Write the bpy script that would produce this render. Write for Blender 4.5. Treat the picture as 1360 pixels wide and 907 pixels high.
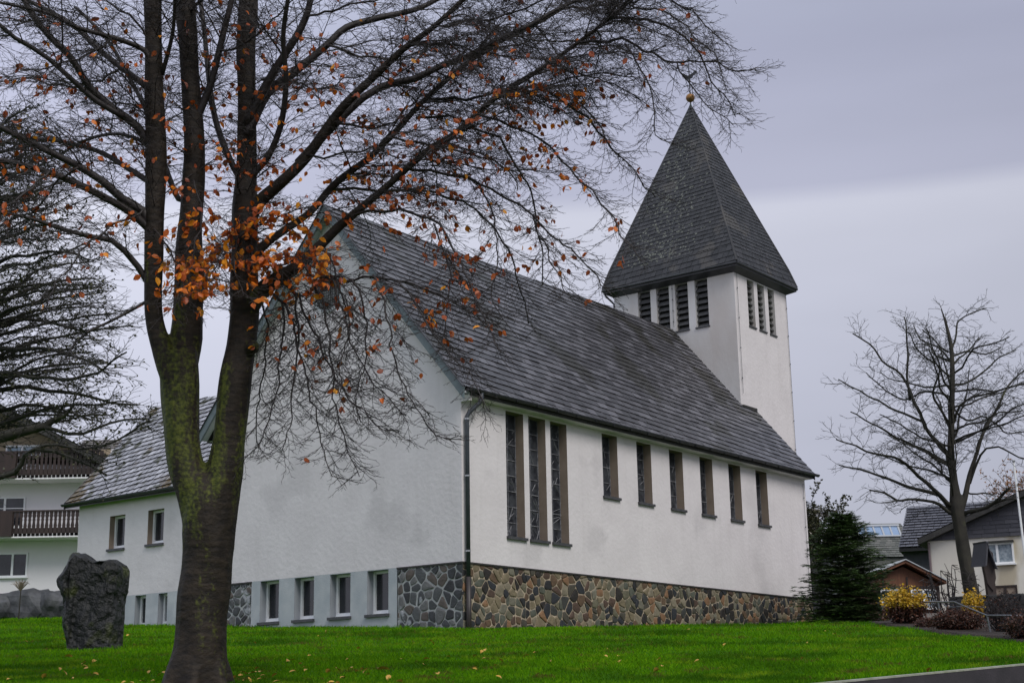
import bpy, bmesh, math, random
import numpy as np
from mathutils import Vector, Matrix, noise
R=math.radians
for o in list(bpy.data.objects): bpy.data.objects.remove(o)
scene=bpy.context.scene
col=scene.collection
rnd=random.Random(7)

# ------------------------------------------------------------ camera
FPX=1961.0; PITCH=R(14.115); ROLL=R(-1.011); EYE=1.6
cp,sp,cr,sr=math.cos(PITCH),math.sin(PITCH),math.cos(ROLL),math.sin(ROLL)
FW=Vector((0,cp,sp)); r0=Vector((1,0,0)); u0=Vector((0,-sp,cp))
RT=r0*cr+u0*sr; UP=u0*cr-r0*sr
cam=bpy.data.cameras.new('camera'); camo=bpy.data.objects.new('camera',cam); col.objects.link(camo)
cam.sensor_width=36; cam.lens=36*FPX/1360; cam.clip_start=.1; cam.clip_end=3000
m=Matrix((RT,UP,-FW)).transposed().to_4x4(); m.translation=Vector((0,0,EYE)); camo.matrix_world=m
scene.camera=camo

# ------------------------------------------------------------ sky, sun, exposure
SUN_EL=R(48); SUN_DIR=Vector((.60,-.80,0)).normalized()      # horizontal direction towards the sun
world=bpy.data.worlds.new('World'); scene.world=world; world.use_nodes=True
nt=world.node_tree; nt.nodes.clear()
def N(t,typ,**k):
    n=t.nodes.new(typ)
    for a,b in k.items(): setattr(n,a,b)
    return n
out=N(nt,'ShaderNodeOutputWorld'); bg=N(nt,'ShaderNodeBackground')
sky=N(nt,'ShaderNodeTexSky',sky_type='NISHITA',sun_disc=False,sun_elevation=SUN_EL,sun_rotation=math.atan2(SUN_DIR.x,SUN_DIR.y))
tc=N(nt,'ShaderNodeTexCoord'); sep=N(nt,'ShaderNodeSeparateXYZ'); nt.links.new(tc.outputs['Generated'],sep.inputs[0])
mp=N(nt,'ShaderNodeMapping'); mp.inputs['Scale'].default_value=(1.4,1.4,7); nt.links.new(tc.outputs['Generated'],mp.inputs[0])
nz=N(nt,'ShaderNodeTexNoise'); nz.inputs['Scale'].default_value=1.6; nz.inputs['Detail'].default_value=4; nt.links.new(mp.outputs[0],nz.inputs[0])
def MATH(t,op,a,b=None,clamp=False):
    n=t.nodes.new('ShaderNodeMath'); n.operation=op; n.use_clamp=clamp
    for i,v in enumerate((a,b)):
        if v is None: continue
        if isinstance(v,(int,float)): n.inputs[i].default_value=v
        else: t.links.new(v,n.inputs[i])
    return n.outputs[0]
# height of a cloud base edge, wobbling a little with the noise
h=MATH(nt,'ADD',sep.outputs['Z'],MATH(nt,'MULTIPLY',MATH(nt,'SUBTRACT',nz.outputs[0],.5),.007))
ramp=N(nt,'ShaderNodeValToRGB'); nt.links.new(h,ramp.inputs[0])
cr_=ramp.color_ramp
SKYC=[(0.0,(.37,.37,.43)),(.16,(.42,.42,.50)),(.27,(.51,.515,.60)),(.323,(.565,.57,.655)),(.335,(.43,.435,.54)),(.42,(.38,.39,.50)),(.60,(.46,.51,.62)),(1.0,(.62,.66,.74))]
while len(cr_.elements)<len(SKYC): cr_.elements.new(.5)
for e,(p,c) in zip(cr_.elements,SKYC): e.position=p; e.color=(*c,1)
# left part of the sky is brighter: thinner cloud there
sx=MATH(nt,'MULTIPLY',sep.outputs['X'],-.55)
br=MATH(nt,'ADD',MATH(nt,'ADD',sx,1.02),MATH(nt,'MULTIPLY',MATH(nt,'SUBTRACT',nz.outputs[0],.5),.28))
sc=N(nt,'ShaderNodeVectorMath',operation='SCALE'); nt.links.new(ramp.outputs[0],sc.inputs[0]); nt.links.new(br,sc.inputs['Scale'])
SKY_STRENGTH=.10
k=N(nt,'ShaderNodeVectorMath',operation='SCALE'); nt.links.new(sc.outputs[0],k.inputs[0]); k.inputs['Scale'].default_value=1/SKY_STRENGTH*.87
mix=N(nt,'ShaderNodeMixRGB'); mix.inputs[0].default_value=.90
nt.links.new(sky.outputs[0],mix.inputs[1]); nt.links.new(k.outputs[0],mix.inputs[2]); nt.links.new(mix.outputs[0],bg.inputs[0])
bg.inputs[1].default_value=SKY_STRENGTH; nt.links.new(bg.outputs[0],out.inputs[0])
sun=bpy.data.lights.new('sun','SUN'); sun.energy=1.5; sun.angle=R(28); sun.color=(1,.965,.92)
suno=bpy.data.objects.new('sun',sun); col.objects.link(suno)
d=Vector((SUN_DIR.x*math.cos(SUN_EL),SUN_DIR.y*math.cos(SUN_EL),math.sin(SUN_EL)))
suno.rotation_euler=d.to_track_quat('Z','Y').to_euler(); suno.location=(20,-20,40)
scene.view_settings.view_transform='Standard'; scene.view_settings.look='None'
scene.view_settings.exposure=.52; scene.view_settings.gamma=1; scene.view_settings.use_curve_mapping=False

# ------------------------------------------------------------ helpers
def at(px,py,D):
    d=FW+RT*((px-680)/FPX)-UP*((py-453.5)/FPX); d=d/d.y
    return Vector((0,0,EYE))+d*D
def sstep(a,b,x):
    t=min(1,max(0,(x-a)/(b-a))); return t*t*(3-2*t)
def gz(x,y):
    z=.347+.0865*y
    z-=sstep(-3,2,x)*min(.5,max(0,y-38.5)*.045)
    if y<-15: z=.347-.0865*15
    if y>90: z=.347+.0865*90-.5*sstep(-3,2,x)
    return z
class MB:
    def __init__(s): s.v=[];s.f=[];s.mi=[]
    def add(s,vs,fs,mi=0):
        b=len(s.v); s.v+= [tuple(x) for x in vs]; s.f+=[tuple(b+i for i in f) for f in fs]; s.mi+=[mi]*len(fs)
    def box(s,P,a0,a1,b0,b1,n0,n1,mi=0):
        c=[P(a,b,n) for a in(a0,a1) for b in(b0,b1) for n in(n0,n1)]
        s.add(c,[(0,1,3,2),(4,6,7,5),(0,4,5,1),(2,3,7,6),(0,2,6,4),(1,5,7,3)],mi)
    def prism(s,pts0,pts1,mi=0,caps=True):
        n=len(pts0); f=[(i,(i+1)%n,n+(i+1)%n,n+i) for i in range(n)]
        if caps: f+=[tuple(range(n))[::-1],tuple(range(n,2*n))]
        s.add(list(pts0)+list(pts1),f,mi)
    def tube(s,pts,rad,sides=8,cap=True,mi=0,wob=0):
        pts=[Vector(p) for p in pts]
        if not hasattr(rad,'__len__'): rad=[rad]*len(pts)
        vs=[];n=len(pts);ref=None
        for i,p in enumerate(pts):
            t=(pts[min(i+1,n-1)]-pts[max(i-1,0)])
            if t.length<1e-9: t=Vector((0,0,1))
            t.normalize()
            if ref is None: ref=Vector((1,0,0)) if abs(t.x)<.8 else Vector((0,1,0))
            a=(ref-t*ref.dot(t)).normalized(); ref=a; b=t.cross(a)
            for k in range(sides):
                an=2*math.pi*k/sides; rr=rad[i]
                if wob: rr*=1+wob*noise.noise(Vector((math.cos(an)*1.3,math.sin(an)*1.3,p.z*1.1+i*.05)))
                vs.append(p+a*(math.cos(an)*rr)+b*(math.sin(an)*rr))
        fs=[(i*sides+k,i*sides+(k+1)%sides,(i+1)*sides+(k+1)%sides,(i+1)*sides+k) for i in range(n-1) for k in range(sides)]
        if cap: fs+=[tuple(range(sides))[::-1],tuple(range((n-1)*sides,n*sides))]
        s.add(vs,fs,mi)
    def build(s,name,mats,parent=None,smooth=False):
        me=bpy.data.meshes.new(name); me.from_pydata(s.v,[],s.f)
        if not isinstance(mats,(list,tuple)): mats=[mats]
        for m_ in mats: me.materials.append(m_)
        if len(mats)>1: me.polygons.foreach_set('material_index',s.mi)
        if smooth: me.polygons.foreach_set('use_smooth',[True]*len(me.polygons))
        me.update()
        o=bpy.data.objects.new(name,me); col.objects.link(o)
        if parent is not None: o.parent=parent
        return o
def recalc(o):
    bm=bmesh.new(); bm.from_mesh(o.data); bmesh.ops.recalc_face_normals(bm,faces=bm.faces); bm.to_mesh(o.data); bm.free(); return o
def thing(name,label,cat,loc=(0,0,0),rz=0,group=None):
    o=bpy.data.objects.new(name,None); col.objects.link(o); o.location=loc; o.rotation_euler=(0,0,rz); o.empty_display_size=.3
    return tag(o,label,cat,group)
def tag(o,label,cat,group=None):
    o['label']=label;o['category']=cat
    if group:o['group']=group
    return o
def kind(o,k='structure'): o['kind']=k; return o
def copy_tree(o,parent=None):
    c=o.copy(); col.objects.link(c)
    if parent is not None: c.parent=parent
    for ch in [x for x in col.objects if x.parent==o]: copy_tree(ch,c)
    return c

# ------------------------------------------------------------ materials
def mat(name,c1,c2=None,scale=3,rough=.8,bump=0,bscale=30,detail=6,c3=None,c3scale=1,c3amt=.5,spec=.5,island=0,stretch=(1,1,1),metal=0,bdist=.02,streak=0):
    m=bpy.data.materials.new(name); m.use_nodes=True; t=m.node_tree; b=t.nodes['Principled BSDF']
    b.inputs['Roughness'].default_value=rough; b.inputs['Metallic'].default_value=metal
    b.inputs['Specular IOR Level'].default_value=spec
    tc=t.nodes.new('ShaderNodeTexCoord'); mp=t.nodes.new('ShaderNodeMapping'); mp.inputs['Scale'].default_value=stretch
    t.links.new(tc.outputs['Object'],mp.inputs[0])
    c=None
    if c2:
        nz=t.nodes.new('ShaderNodeTexNoise'); nz.inputs['Scale'].default_value=scale; nz.inputs['Detail'].default_value=detail
        t.links.new(mp.outputs[0],nz.inputs[0])
        r=t.nodes.new('ShaderNodeValToRGB'); r.color_ramp.elements[0].position=.35; r.color_ramp.elements[1].position=.65
        r.color_ramp.elements[0].color=(*c1,1); r.color_ramp.elements[1].color=(*c2,1); t.links.new(nz.outputs[0],r.inputs[0]); c=r.outputs[0]
    if c3:
        n3=t.nodes.new('ShaderNodeTexNoise'); n3.inputs['Scale'].default_value=c3scale; n3.inputs['Detail'].default_value=5
        t.links.new(mp.outputs[0],n3.inputs[0])
        r3=t.nodes.new('ShaderNodeValToRGB'); r3.color_ramp.elements[0].position=1-c3amt-.04; r3.color_ramp.elements[1].position=1-c3amt+.06
        t.links.new(n3.outputs[0],r3.inputs[0])
        mx=t.nodes.new('ShaderNodeMixRGB'); t.links.new(r3.outputs[0],mx.inputs[0])
        if c: t.links.new(c,mx.inputs[1])
        else: mx.inputs[1].default_value=(*c1,1)
        mx.inputs[2].default_value=(*c3,1); c=mx.outputs[0]
    if streak:
        ms_=t.nodes.new('ShaderNodeMapping'); ms_.inputs['Scale'].default_value=(2.6,2.6,.22); t.links.new(tc.outputs['Object'],ms_.inputs[0])
        ns_=t.nodes.new('ShaderNodeTexNoise'); ns_.inputs['Scale'].default_value=1.5; ns_.inputs['Detail'].default_value=7; t.links.new(ms_.outputs[0],ns_.inputs[0])
        rs_=t.nodes.new('ShaderNodeValToRGB'); rs_.color_ramp.elements[0].position=.52; rs_.color_ramp.elements[1].position=.78; t.links.new(ns_.outputs[0],rs_.inputs[0])
        # fine dirt specks as well
        np_=t.nodes.new('ShaderNodeTexNoise'); np_.inputs['Scale'].default_value=26; np_.inputs['Detail'].default_value=3; t.links.new(tc.outputs['Object'],np_.inputs[0])
        rp_=t.nodes.new('ShaderNodeValToRGB'); rp_.color_ramp.elements[0].position=.72; rp_.color_ramp.elements[1].position=.78; t.links.new(np_.outputs[0],rp_.inputs[0])
        am=MATH(t,'ADD',MATH(t,'MULTIPLY',rs_.outputs[0],streak),MATH(t,'MULTIPLY',rp_.outputs[0],.35))
        mx=t.nodes.new('ShaderNodeMixRGB'); t.links.new(am,mx.inputs[0]); t.links.new(c,mx.inputs[1]); mx.inputs[2].default_value=(.30,.29,.26,1); c=mx.outputs[0]
    if island:
        g=t.nodes.new('ShaderNodeNewGeometry'); hs=t.nodes.new('ShaderNodeHueSaturation')
        v=MATH(t,'ADD',MATH(t,'MULTIPLY',g.outputs['Random Per Island'],island),1-island/2)
        t.links.new(v,hs.inputs['Value'])
        if c: t.links.new(c,hs.inputs['Color'])
        else: hs.inputs['Color'].default_value=(*c1,1)
        c=hs.outputs[0]
    if c: t.links.new(c,b.inputs['Base Color'])
    else: b.inputs['Base Color'].default_value=(*c1,1)
    if bump:
        nb=t.nodes.new('ShaderNodeTexNoise'); nb.inputs['Scale'].default_value=bscale; nb.inputs['Detail'].default_value=5
        t.links.new(mp.outputs[0],nb.inputs[0]); bn=t.nodes.new('ShaderNodeBump'); bn.inputs['Strength'].default_value=bump; bn.inputs['Distance'].default_value=bdist
        t.links.new(nb.outputs[0],bn.inputs['Height']); t.links.new(bn.outputs[0],b.inputs['Normal'])
    return m
def island_ramp(name,cols,rough=.7,nscale=6,namt=.5,bump=.4,bscale=25,spec=.5,lich=None,lamt=.25,lscale=2.5):
    m=bpy.data.materials.new(name); m.use_nodes=True; t=m.node_tree; b=t.nodes['Principled BSDF']
    b.inputs['Roughness'].default_value=rough; b.inputs['Specular IOR Level'].default_value=spec
    g=t.nodes.new('ShaderNodeNewGeometry'); r=t.nodes.new('ShaderNodeValToRGB'); r.color_ramp.interpolation='CONSTANT' if len(cols)>4 else 'LINEAR'
    while len(r.color_ramp.elements)<len(cols): r.color_ramp.elements.new(.5)
    for i,(e,c) in enumerate(zip(r.color_ramp.elements,cols)): e.position=i/len(cols) if len(cols)>4 else i/(len(cols)-1); e.color=(*c,1)
    t.links.new(g.outputs['Random Per Island'],r.inputs[0])
    tc=t.nodes.new('ShaderNodeTexCoord'); nz=t.nodes.new('ShaderNodeTexNoise'); nz.inputs['Scale'].default_value=nscale; nz.inputs['Detail'].default_value=8
    t.links.new(tc.outputs['Object'],nz.inputs[0])
    hs=t.nodes.new('ShaderNodeHueSaturation'); t.links.new(r.outputs[0],hs.inputs['Color'])
    t.links.new(MATH(t,'ADD',MATH(t,'MULTIPLY',nz.outputs[0],namt*2),1-namt),hs.inputs['Value'])
    c=hs.outputs[0]
    if lich:
        for li,(lc,amt,ls) in enumerate(lich):
            n3=t.nodes.new('ShaderNodeTexNoise'); n3.inputs['Scale'].default_value=ls; n3.inputs['Detail'].default_value=6
            mp=t.nodes.new('ShaderNodeMapping'); mp.inputs['Location'].default_value=(li*7.3,3,li); t.links.new(tc.outputs['Object'],mp.inputs[0]); t.links.new(mp.outputs[0],n3.inputs[0])
            r3=t.nodes.new('ShaderNodeValToRGB'); r3.color_ramp.elements[0].position=1-amt; r3.color_ramp.elements[1].position=1-amt+.05
            t.links.new(n3.outputs[0],r3.inputs[0]); mx=t.nodes.new('ShaderNodeMixRGB'); t.links.new(r3.outputs[0],mx.inputs[0]); t.links.new(c,mx.inputs[1]); mx.inputs[2].default_value=(*lc,1); c=mx.outputs[0]
    t.links.new(c,b.inputs['Base Color'])
    nb=t.nodes.new('ShaderNodeTexNoise'); nb.inputs['Scale'].default_value=bscale; nb.inputs['Detail'].default_value=6; t.links.new(tc.outputs['Object'],nb.inputs[0])
    bn=t.nodes.new('ShaderNodeBump'); bn.inputs['Strength'].default_value=bump; bn.inputs['Distance'].default_value=.02; t.links.new(nb.outputs[0],bn.inputs['Height']); t.links.new(bn.outputs[0],b.inputs['Normal'])
    return m
M={}
M['plaster']=mat('plaster',(.655,.615,.625),(.705,.665,.675),scale=.9,rough=.93,bump=.4,bscale=7,c3=(.60,.565,.575),c3scale=.5,c3amt=.40,detail=9,bdist=.03,streak=.11)
M['plaster_tower']=mat('tower_plaster',(.66,.65,.64),(.54,.50,.47),scale=.55,rough=.93,bump=.35,bscale=9,c3=(.42,.37,.33),c3scale=.5,c3amt=.34,detail=9,stretch=(1,1,.45))
M['plaster_grey']=mat('grey_plaster',(.36,.39,.42),(.44,.46,.48),scale=2,rough=.9,bump=.3,bscale=22,c3=(.50,.52,.54),c3scale=1.1,c3amt=.38)
M['reveal']=mat('brown_reveal',(.30,.235,.185),(.245,.19,.148),scale=2,rough=.9,bump=.2)
M['reveal_grey']=mat('grey_reveal',(.26,.28,.31),(.31,.33,.36),scale=2,rough=.9)
M['sill']=mat('dark_sill',(.045,.045,.05),(.07,.07,.075),scale=8,rough=.55)
M['white']=mat('white_frame',(.84,.85,.86),(.80,.81,.82),scale=3,rough=.4)
M['glass']=mat('dark_glass',(.012,.014,.017),(.03,.033,.04),scale=1.4,rough=.12,spec=.6)
M['church_glass']=mat('leaded_glass',(.012,.014,.02),(.055,.06,.07),scale=5,rough=.3,spec=.5)
M['lead']=mat('window_lead',(.22,.22,.24),(.09,.09,.1),scale=9,rough=.6)
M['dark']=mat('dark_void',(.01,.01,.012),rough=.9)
M['slate']=island_ramp('roof_slate',[(.042,.040,.045),(.060,.058,.065),(.115,.112,.126)],rough=.38,nscale=2.2,namt=.32,bump=.5,bscale=14,lich=[((.035,.033,.03),.42,.45),((.30,.30,.30),.27,9)])
M['slate_base']=mat('slate_underlay',(.016,.016,.018),rough=.9)
M['spire_slate']=island_ramp('spire_slate',[(.013,.013,.014),(.020,.020,.022),(.032,.031,.034)],rough=.5,nscale=3,namt=.4,bump=.5,bscale=14,lich=[((.055,.05,.045),.42,.6)])
M['lichen']=mat('slate_lichen',(.20,.21,.18),(.11,.115,.10),scale=9,rough=.95)
M['annex_slate']=island_ramp('annex_slate',[(.22,.22,.24),(.31,.31,.34),(.40,.40,.43)],rough=.38,nscale=2.2,namt=.4,bump=.5,bscale=14,lich=[((.085,.055,.012),.44,.6),((.045,.045,.02),.42,1.9)])
M['copper']=mat('patina_board',(.09,.12,.13),(.12,.155,.165),scale=3,rough=.5,bump=.2)
M['gutter']=mat('dark_gutter',(.018,.019,.022),(.035,.036,.04),scale=4,rough=.4)
M['zinc']=mat('zinc_clamp',(.45,.46,.48),rough=.35,metal=.6)
M['pipe']=mat('rain_pipe',(.035,.042,.052),(.055,.062,.075),scale=3,rough=.38)
M['pipe_foot']=mat('pipe_foot',(.018,.013,.012),(.03,.022,.02),scale=5,rough=.5)
M['fascia']=mat('fascia_wood',(.022,.021,.02),(.04,.038,.035),scale=4,rough=.7)
M['louvre']=mat('louvre_wood',(.05,.05,.05),(.085,.085,.085),scale=5,rough=.8)
M['louvre_b']=mat('louvre_board',(.03,.03,.032),(.05,.05,.05),scale=5,rough=.8)
M['stone']=island_ramp('rubble_stone',[(.12,.11,.072),(.018,.018,.020),(.18,.145,.09),(.075,.045,.032),(.040,.041,.038),(.21,.115,.06),(.024,.026,.032),(.15,.14,.105),(.11,.068,.04),(.06,.053,.04),(.022,.018,.016),(.20,.17,.12),(.085,.09,.07)],rough=.72,nscale=5,namt=.6,bump=.7,bscale=16)
M['stone_grey']=island_ramp('grey_rubble_stone',[(.07,.073,.077),(.035,.037,.042),(.12,.12,.12),(.09,.072,.062),(.05,.053,.058),(.028,.028,.032)],rough=.7,nscale=5,namt=.6,bump=.7,bscale=16,lich=[((.3,.31,.33),.40,1.6)])
M['slate_edge']=mat('slate_edge',(.012,.012,.014),(.022,.021,.022),scale=8,rough=.6)  # dark wet cut edges; colour also stands in for the shadow line under courses
M['mortar']=mat('mortar',(.52,.43,.32),(.24,.19,.14),scale=6,rough=.95,bump=.5,bscale=40)
M['mortar_grey']=mat('mortar_grey',(.44,.45,.45),(.30,.30,.30),scale=6,rough=.95,bump=.5,bscale=40)
M['gold']=mat('gilt_ball',(.22,.10,.025),(.34,.17,.04),scale=6,rough=.42,metal=.4)
M['cap']=mat('copper_cap',(.05,.085,.075),(.09,.13,.11),scale=8,rough=.6)
M['wood_dark']=mat('dark_wood',(.022,.013,.011),(.036,.021,.017),scale=5,rough=.6,stretch=(1,1,.2))
M['wood_brown']=mat('brown_wood',(.11,.040,.018),(.17,.065,.028),scale=5,rough=.6,stretch=(3,3,.4),bump=.3)
M['house_wall']=mat('house_wall',(.76,.74,.75),(.80,.78,.79),scale=.7,rough=.9,bump=.3,bscale=12)
M['house_cream']=mat('cream_wall',(.68,.64,.56),(.74,.71,.64),scale=.9,rough=.9,bump=.3,bscale=12,c3=(.50,.44,.33),c3scale=.5,c3amt=.38,stretch=(1,1,.4))
M['house_plinth']=mat('house_plinth',(.17,.13,.14),(.21,.17,.17),scale=2,rough=.9)
M['tile']=island_ramp('grey_roof_tile',[(.05,.05,.065),(.075,.075,.092),(.10,.10,.12)],rough=.4,nscale=1.5,namt=.3,bump=.2,bscale=10)
M['tile_brown']=island_ramp('brown_roof_tile',[(.10,.085,.075),(.16,.14,.13),(.20,.19,.18)],rough=.5,nscale=1.5,namt=.3,bump=.2,bscale=10)
M['cladding']=island_ramp('slate_cladding',[(.030,.030,.040),(.045,.045,.056),(.06,.058,.07)],rough=.55,nscale=1.5,namt=.3,bump=.2,bscale=10)
M['shingle']=island_ramp('grey_shingle',[(.075,.08,.075),(.105,.11,.10),(.14,.14,.13)],rough=.6,nscale=1.5,namt=.3,bump=.2,bscale=10)
M['solar']=mat('skylight_glass',(.16,.24,.38),(.26,.35,.5),scale=.5,rough=.15)
M['curtain']=mat('window_lace',(.35,.40,.44),(.16,.20,.24),scale=9,rough=.8)
M['blue_blind']=mat('blue_window',(.22,.32,.40),(.36,.44,.5),scale=1.5,rough=.2)
M['beige']=mat('beige_boarding',(.36,.29,.20),(.28,.22,.15),scale=2,rough=.8,stretch=(1,1,5))
M['bark']=None
M['twig']=mat('twig_bark',(.013,.009,.009),(.026,.018,.017),scale=4,rough=.6)
M['twig_dark']=mat('dark_twig_bark',(.013,.012,.009),(.024,.023,.014),scale=4,rough=.8)
M['bark_ash']=mat('ash_bark',(.018,.016,.013),(.038,.034,.024),scale=3,rough=.85,bump=.4,c3=(.06,.065,.025),c3scale=1.2,c3amt=.36)
def leafmat(name,cols,trans=.25,rough=.5,patch=None):
    m=bpy.data.materials.new(name); m.use_nodes=True; t=m.node_tree; b=t.nodes['Principled BSDF']; b.inputs['Roughness'].default_value=rough
    g=t.nodes.new('ShaderNodeNewGeometry'); r=t.nodes.new('ShaderNodeValToRGB')
    while len(r.color_ramp.elements)<len(cols): r.color_ramp.elements.new(.5)
    for i,(e,c) in enumerate(zip(r.color_ramp.elements,cols)): e.position=i/(len(cols)-1); e.color=(*c,1)
    t.links.new(g.outputs['Random Per Island'],r.inputs[0]); t.links.new(r.outputs[0],b.inputs['Base Color'])
    if patch:
        tc=t.nodes.new('ShaderNodeTexCoord'); src=r.outputs[0]
        for (pc,ps,pa,pw) in patch:
            nz=t.nodes.new('ShaderNodeTexNoise'); nz.inputs['Scale'].default_value=ps; nz.inputs['Detail'].default_value=6; t.links.new(tc.outputs['Object'],nz.inputs[0])
            rr=t.nodes.new('ShaderNodeValToRGB'); rr.color_ramp.elements[0].position=1-pa; rr.color_ramp.elements[1].position=1-pa+pw; t.links.new(nz.outputs[0],rr.inputs[0])
            mx=t.nodes.new('ShaderNodeMixRGB'); t.links.new(rr.outputs[0],mx.inputs[0]); t.links.new(src,mx.inputs[1]); mx.inputs[2].default_value=(*pc,1); src=mx.outputs[0]
        t.links.new(src,b.inputs['Base Color'])
    if trans:
        tr=t.nodes.new('ShaderNodeBsdfTranslucent'); t.links.new(r.outputs[0],tr.inputs[0]); ms=t.nodes.new('ShaderNodeMixShader'); ms.inputs[0].default_value=trans
        o=t.nodes['Material Output']; t.links.new(b.outputs[0],ms.inputs[1]); t.links.new(tr.outputs[0],ms.inputs[2]); t.links.new(ms.outputs[0],o.inputs[0])
    return m
M['leaf']=leafmat('beech_leaf',[(.34,.06,.006),(.60,.13,.008),(.80,.22,.010),(.85,.36,.02),(.70,.16,.01),(.45,.08,.008)],trans=.3)
M['leaf_rust']=leafmat('rust_leaf',[(.22,.04,.010),(.38,.075,.012),(.50,.12,.014),(.28,.05,.01)],trans=.2)
M['leaf_fallen']=leafmat('fallen_leaf',[(.25,.06,.01),(.45,.13,.02),(.55,.35,.05),(.30,.08,.02)],trans=0)
M['leaf_yellow']=leafmat('yellow_leaf',[(.42,.24,.01),(.62,.38,.015),(.50,.33,.02),(.30,.22,.02)],trans=.2)
M['leaf_red']=leafmat('redbrown_leaf',[(.060,.018,.010),(.10,.032,.014),(.04,.013,.009),(.07,.036,.015)],trans=.1)
M['leaf_dark']=leafmat('olive_leaf',[(.030,.032,.012),(.06,.06,.02),(.045,.04,.014)],trans=.1)
M['needle']=leafmat('conifer_needles',[(.030,.062,.018),(.055,.105,.028),(.10,.155,.045)],trans=.1)
M['grass']=leafmat('grass_blades',[(.050,.135,.001),(.070,.215,.001),(.10,.27,.002),(.15,.30,.004)],trans=.2,rough=.8,patch=[((.030,.095,.002),.45,.52,.12),((.17,.28,.008),.9,.44,.10),((.10,.080,.018),1.5,.395,.04)])  # first patch puts dark shadow patches into the blade colour, then yellowish and brown
M['grass'].node_tree.nodes['Principled BSDF'].inputs['Specular IOR Level'].default_value=.08
# tree bark with moss
m=bpy.data.materials.new('beech_bark'); m.use_nodes=True; t=m.node_tree; b=t.nodes['Principled BSDF']; b.inputs['Roughness'].default_value=.7; b.inputs['Specular IOR Level'].default_value=.3
tc=t.nodes.new('ShaderNodeTexCoord'); mp=t.nodes.new('ShaderNodeMapping'); mp.inputs['Scale'].default_value=(1.8,1.8,5); t.links.new(tc.outputs['Object'],mp.inputs[0])
n1=t.nodes.new('ShaderNodeTexNoise'); n1.inputs['Scale'].default_value=3; n1.inputs['Detail'].default_value=8; t.links.new(mp.outputs[0],n1.inputs[0])
r1=t.nodes.new('ShaderNodeValToRGB'); r1.color_ramp.elements[0].position=.36; r1.color_ramp.elements[1].position=.7; r1.color_ramp.elements[0].color=(.009,.006,.004,1); r1.color_ramp.elements[1].color=(.032,.0225,.0145,1); t.links.new(n1.outputs[0],r1.inputs[0])
n2=t.nodes.new('ShaderNodeTexNoise'); n2.inputs['Scale'].default_value=1.1; n2.inputs['Detail'].default_value=7; mp2=t.nodes.new('ShaderNodeMapping'); mp2.inputs['Scale'].default_value=(3.2,3.2,.75); t.links.new(tc.outputs['Object'],mp2.inputs[0]); t.links.new(mp2.outputs[0],n2.inputs[0])
sp_=t.nodes.new('ShaderNodeSeparateXYZ'); t.links.new(tc.outputs['Object'],sp_.inputs[0])
zz=sp_.outputs['Z']
band=MATH(t,'SUBTRACT',.17,MATH(t,'ABSOLUTE',MATH(t,'MULTIPLY',MATH(t,'SUBTRACT',zz,3.2),.060)))   # moss grows most round the forks
n4=t.nodes.new('ShaderNodeTexNoise'); n4.inputs['Scale'].default_value=22; n4.inputs['Detail'].default_value=6; t.links.new(tc.outputs['Object'],n4.inputs[0])
mo=MATH(t,'ADD',MATH(t,'ADD',MATH(t,'MULTIPLY',n2.outputs[0],.75),band),MATH(t,'MULTIPLY',n4.outputs[0],.25))
r2=t.nodes.new('ShaderNodeValToRGB'); r2.color_ramp.elements[0].position=.605; r2.color_ramp.elements[1].position=.70; t.links.new(mo,r2.inputs[0])
r5=t.nodes.new('ShaderNodeValToRGB'); r5.color_ramp.elements[0].position=.35; r5.color_ramp.elements[1].position=.7; r5.color_ramp.elements[0].color=(.024,.034,.004,1); r5.color_ramp.elements[1].color=(.095,.105,.014,1); t.links.new(n4.outputs[0],r5.inputs[0])
mx=t.nodes.new('ShaderNodeMixRGB'); t.links.new(r2.outputs[0],mx.inputs[0]); t.links.new(r1.outputs[0],mx.inputs[1]); t.links.new(r5.outputs[0],mx.inputs[2]); t.links.new(mx.outputs[0],b.inputs['Base Color'])
bn=t.nodes.new('ShaderNodeBump'); bn.inputs['Strength'].default_value=.7; bn.inputs['Distance'].default_value=.03
t.links.new(MATH(t,'ADD',MATH(t,'MULTIPLY',n1.outputs[0],.6),MATH(t,'MULTIPLY',n4.outputs[0],.6)),bn.inputs['Height']); t.links.new(bn.outputs[0],b.inputs['Normal'])
M['bark']=m
M['boulder']=mat('standing_stone_rock',(.003,.0035,.004),(.014,.015,.016),scale=2.6,rough=.6,bump=1,bscale=6,c3=(.045,.052,.014),c3scale=1.6,c3amt=.40,detail=10,bdist=.14)
M['boulder2']=mat('garden_boulder_rock',(.03,.032,.036),(.085,.088,.095),scale=2,rough=.75,bump=.8,bscale=6,bdist=.05)
M['lawn']=mat('lawn_ground',(.022,.075,.002),(.045,.14,.003),scale=1.7,rough=.9,bump=.8,bscale=45,c3=(.04,.03,.008),c3scale=.7,c3amt=.36,spec=.05)
M['soil']=mat('bed_soil',(.014,.009,.007),(.034,.022,.016),scale=3,rough=.95,bump=1,bscale=18,bdist=.06)
M['pave']=mat('pavement_asphalt',(.17,.17,.18),(.22,.22,.23),scale=4,rough=.7,bump=.4,bscale=60)
M['ground']=mat('ground_earth',(.05,.07,.03),(.08,.09,.045),scale=.2,rough=.95)
M['kerb']=mat('dark_kerb',(.020,.018,.020),(.035,.030,.034),scale=3,rough=.75,bump=.3)
M['kerb_top']=mat('kerb_top_edge',(.20,.22,.15),(.30,.30,.26),scale=6,rough=.9,bump=.4)
M['step']=mat('step_stone',(.16,.15,.14),(.24,.22,.2),scale=3,rough=.9,bump=.4)
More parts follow.
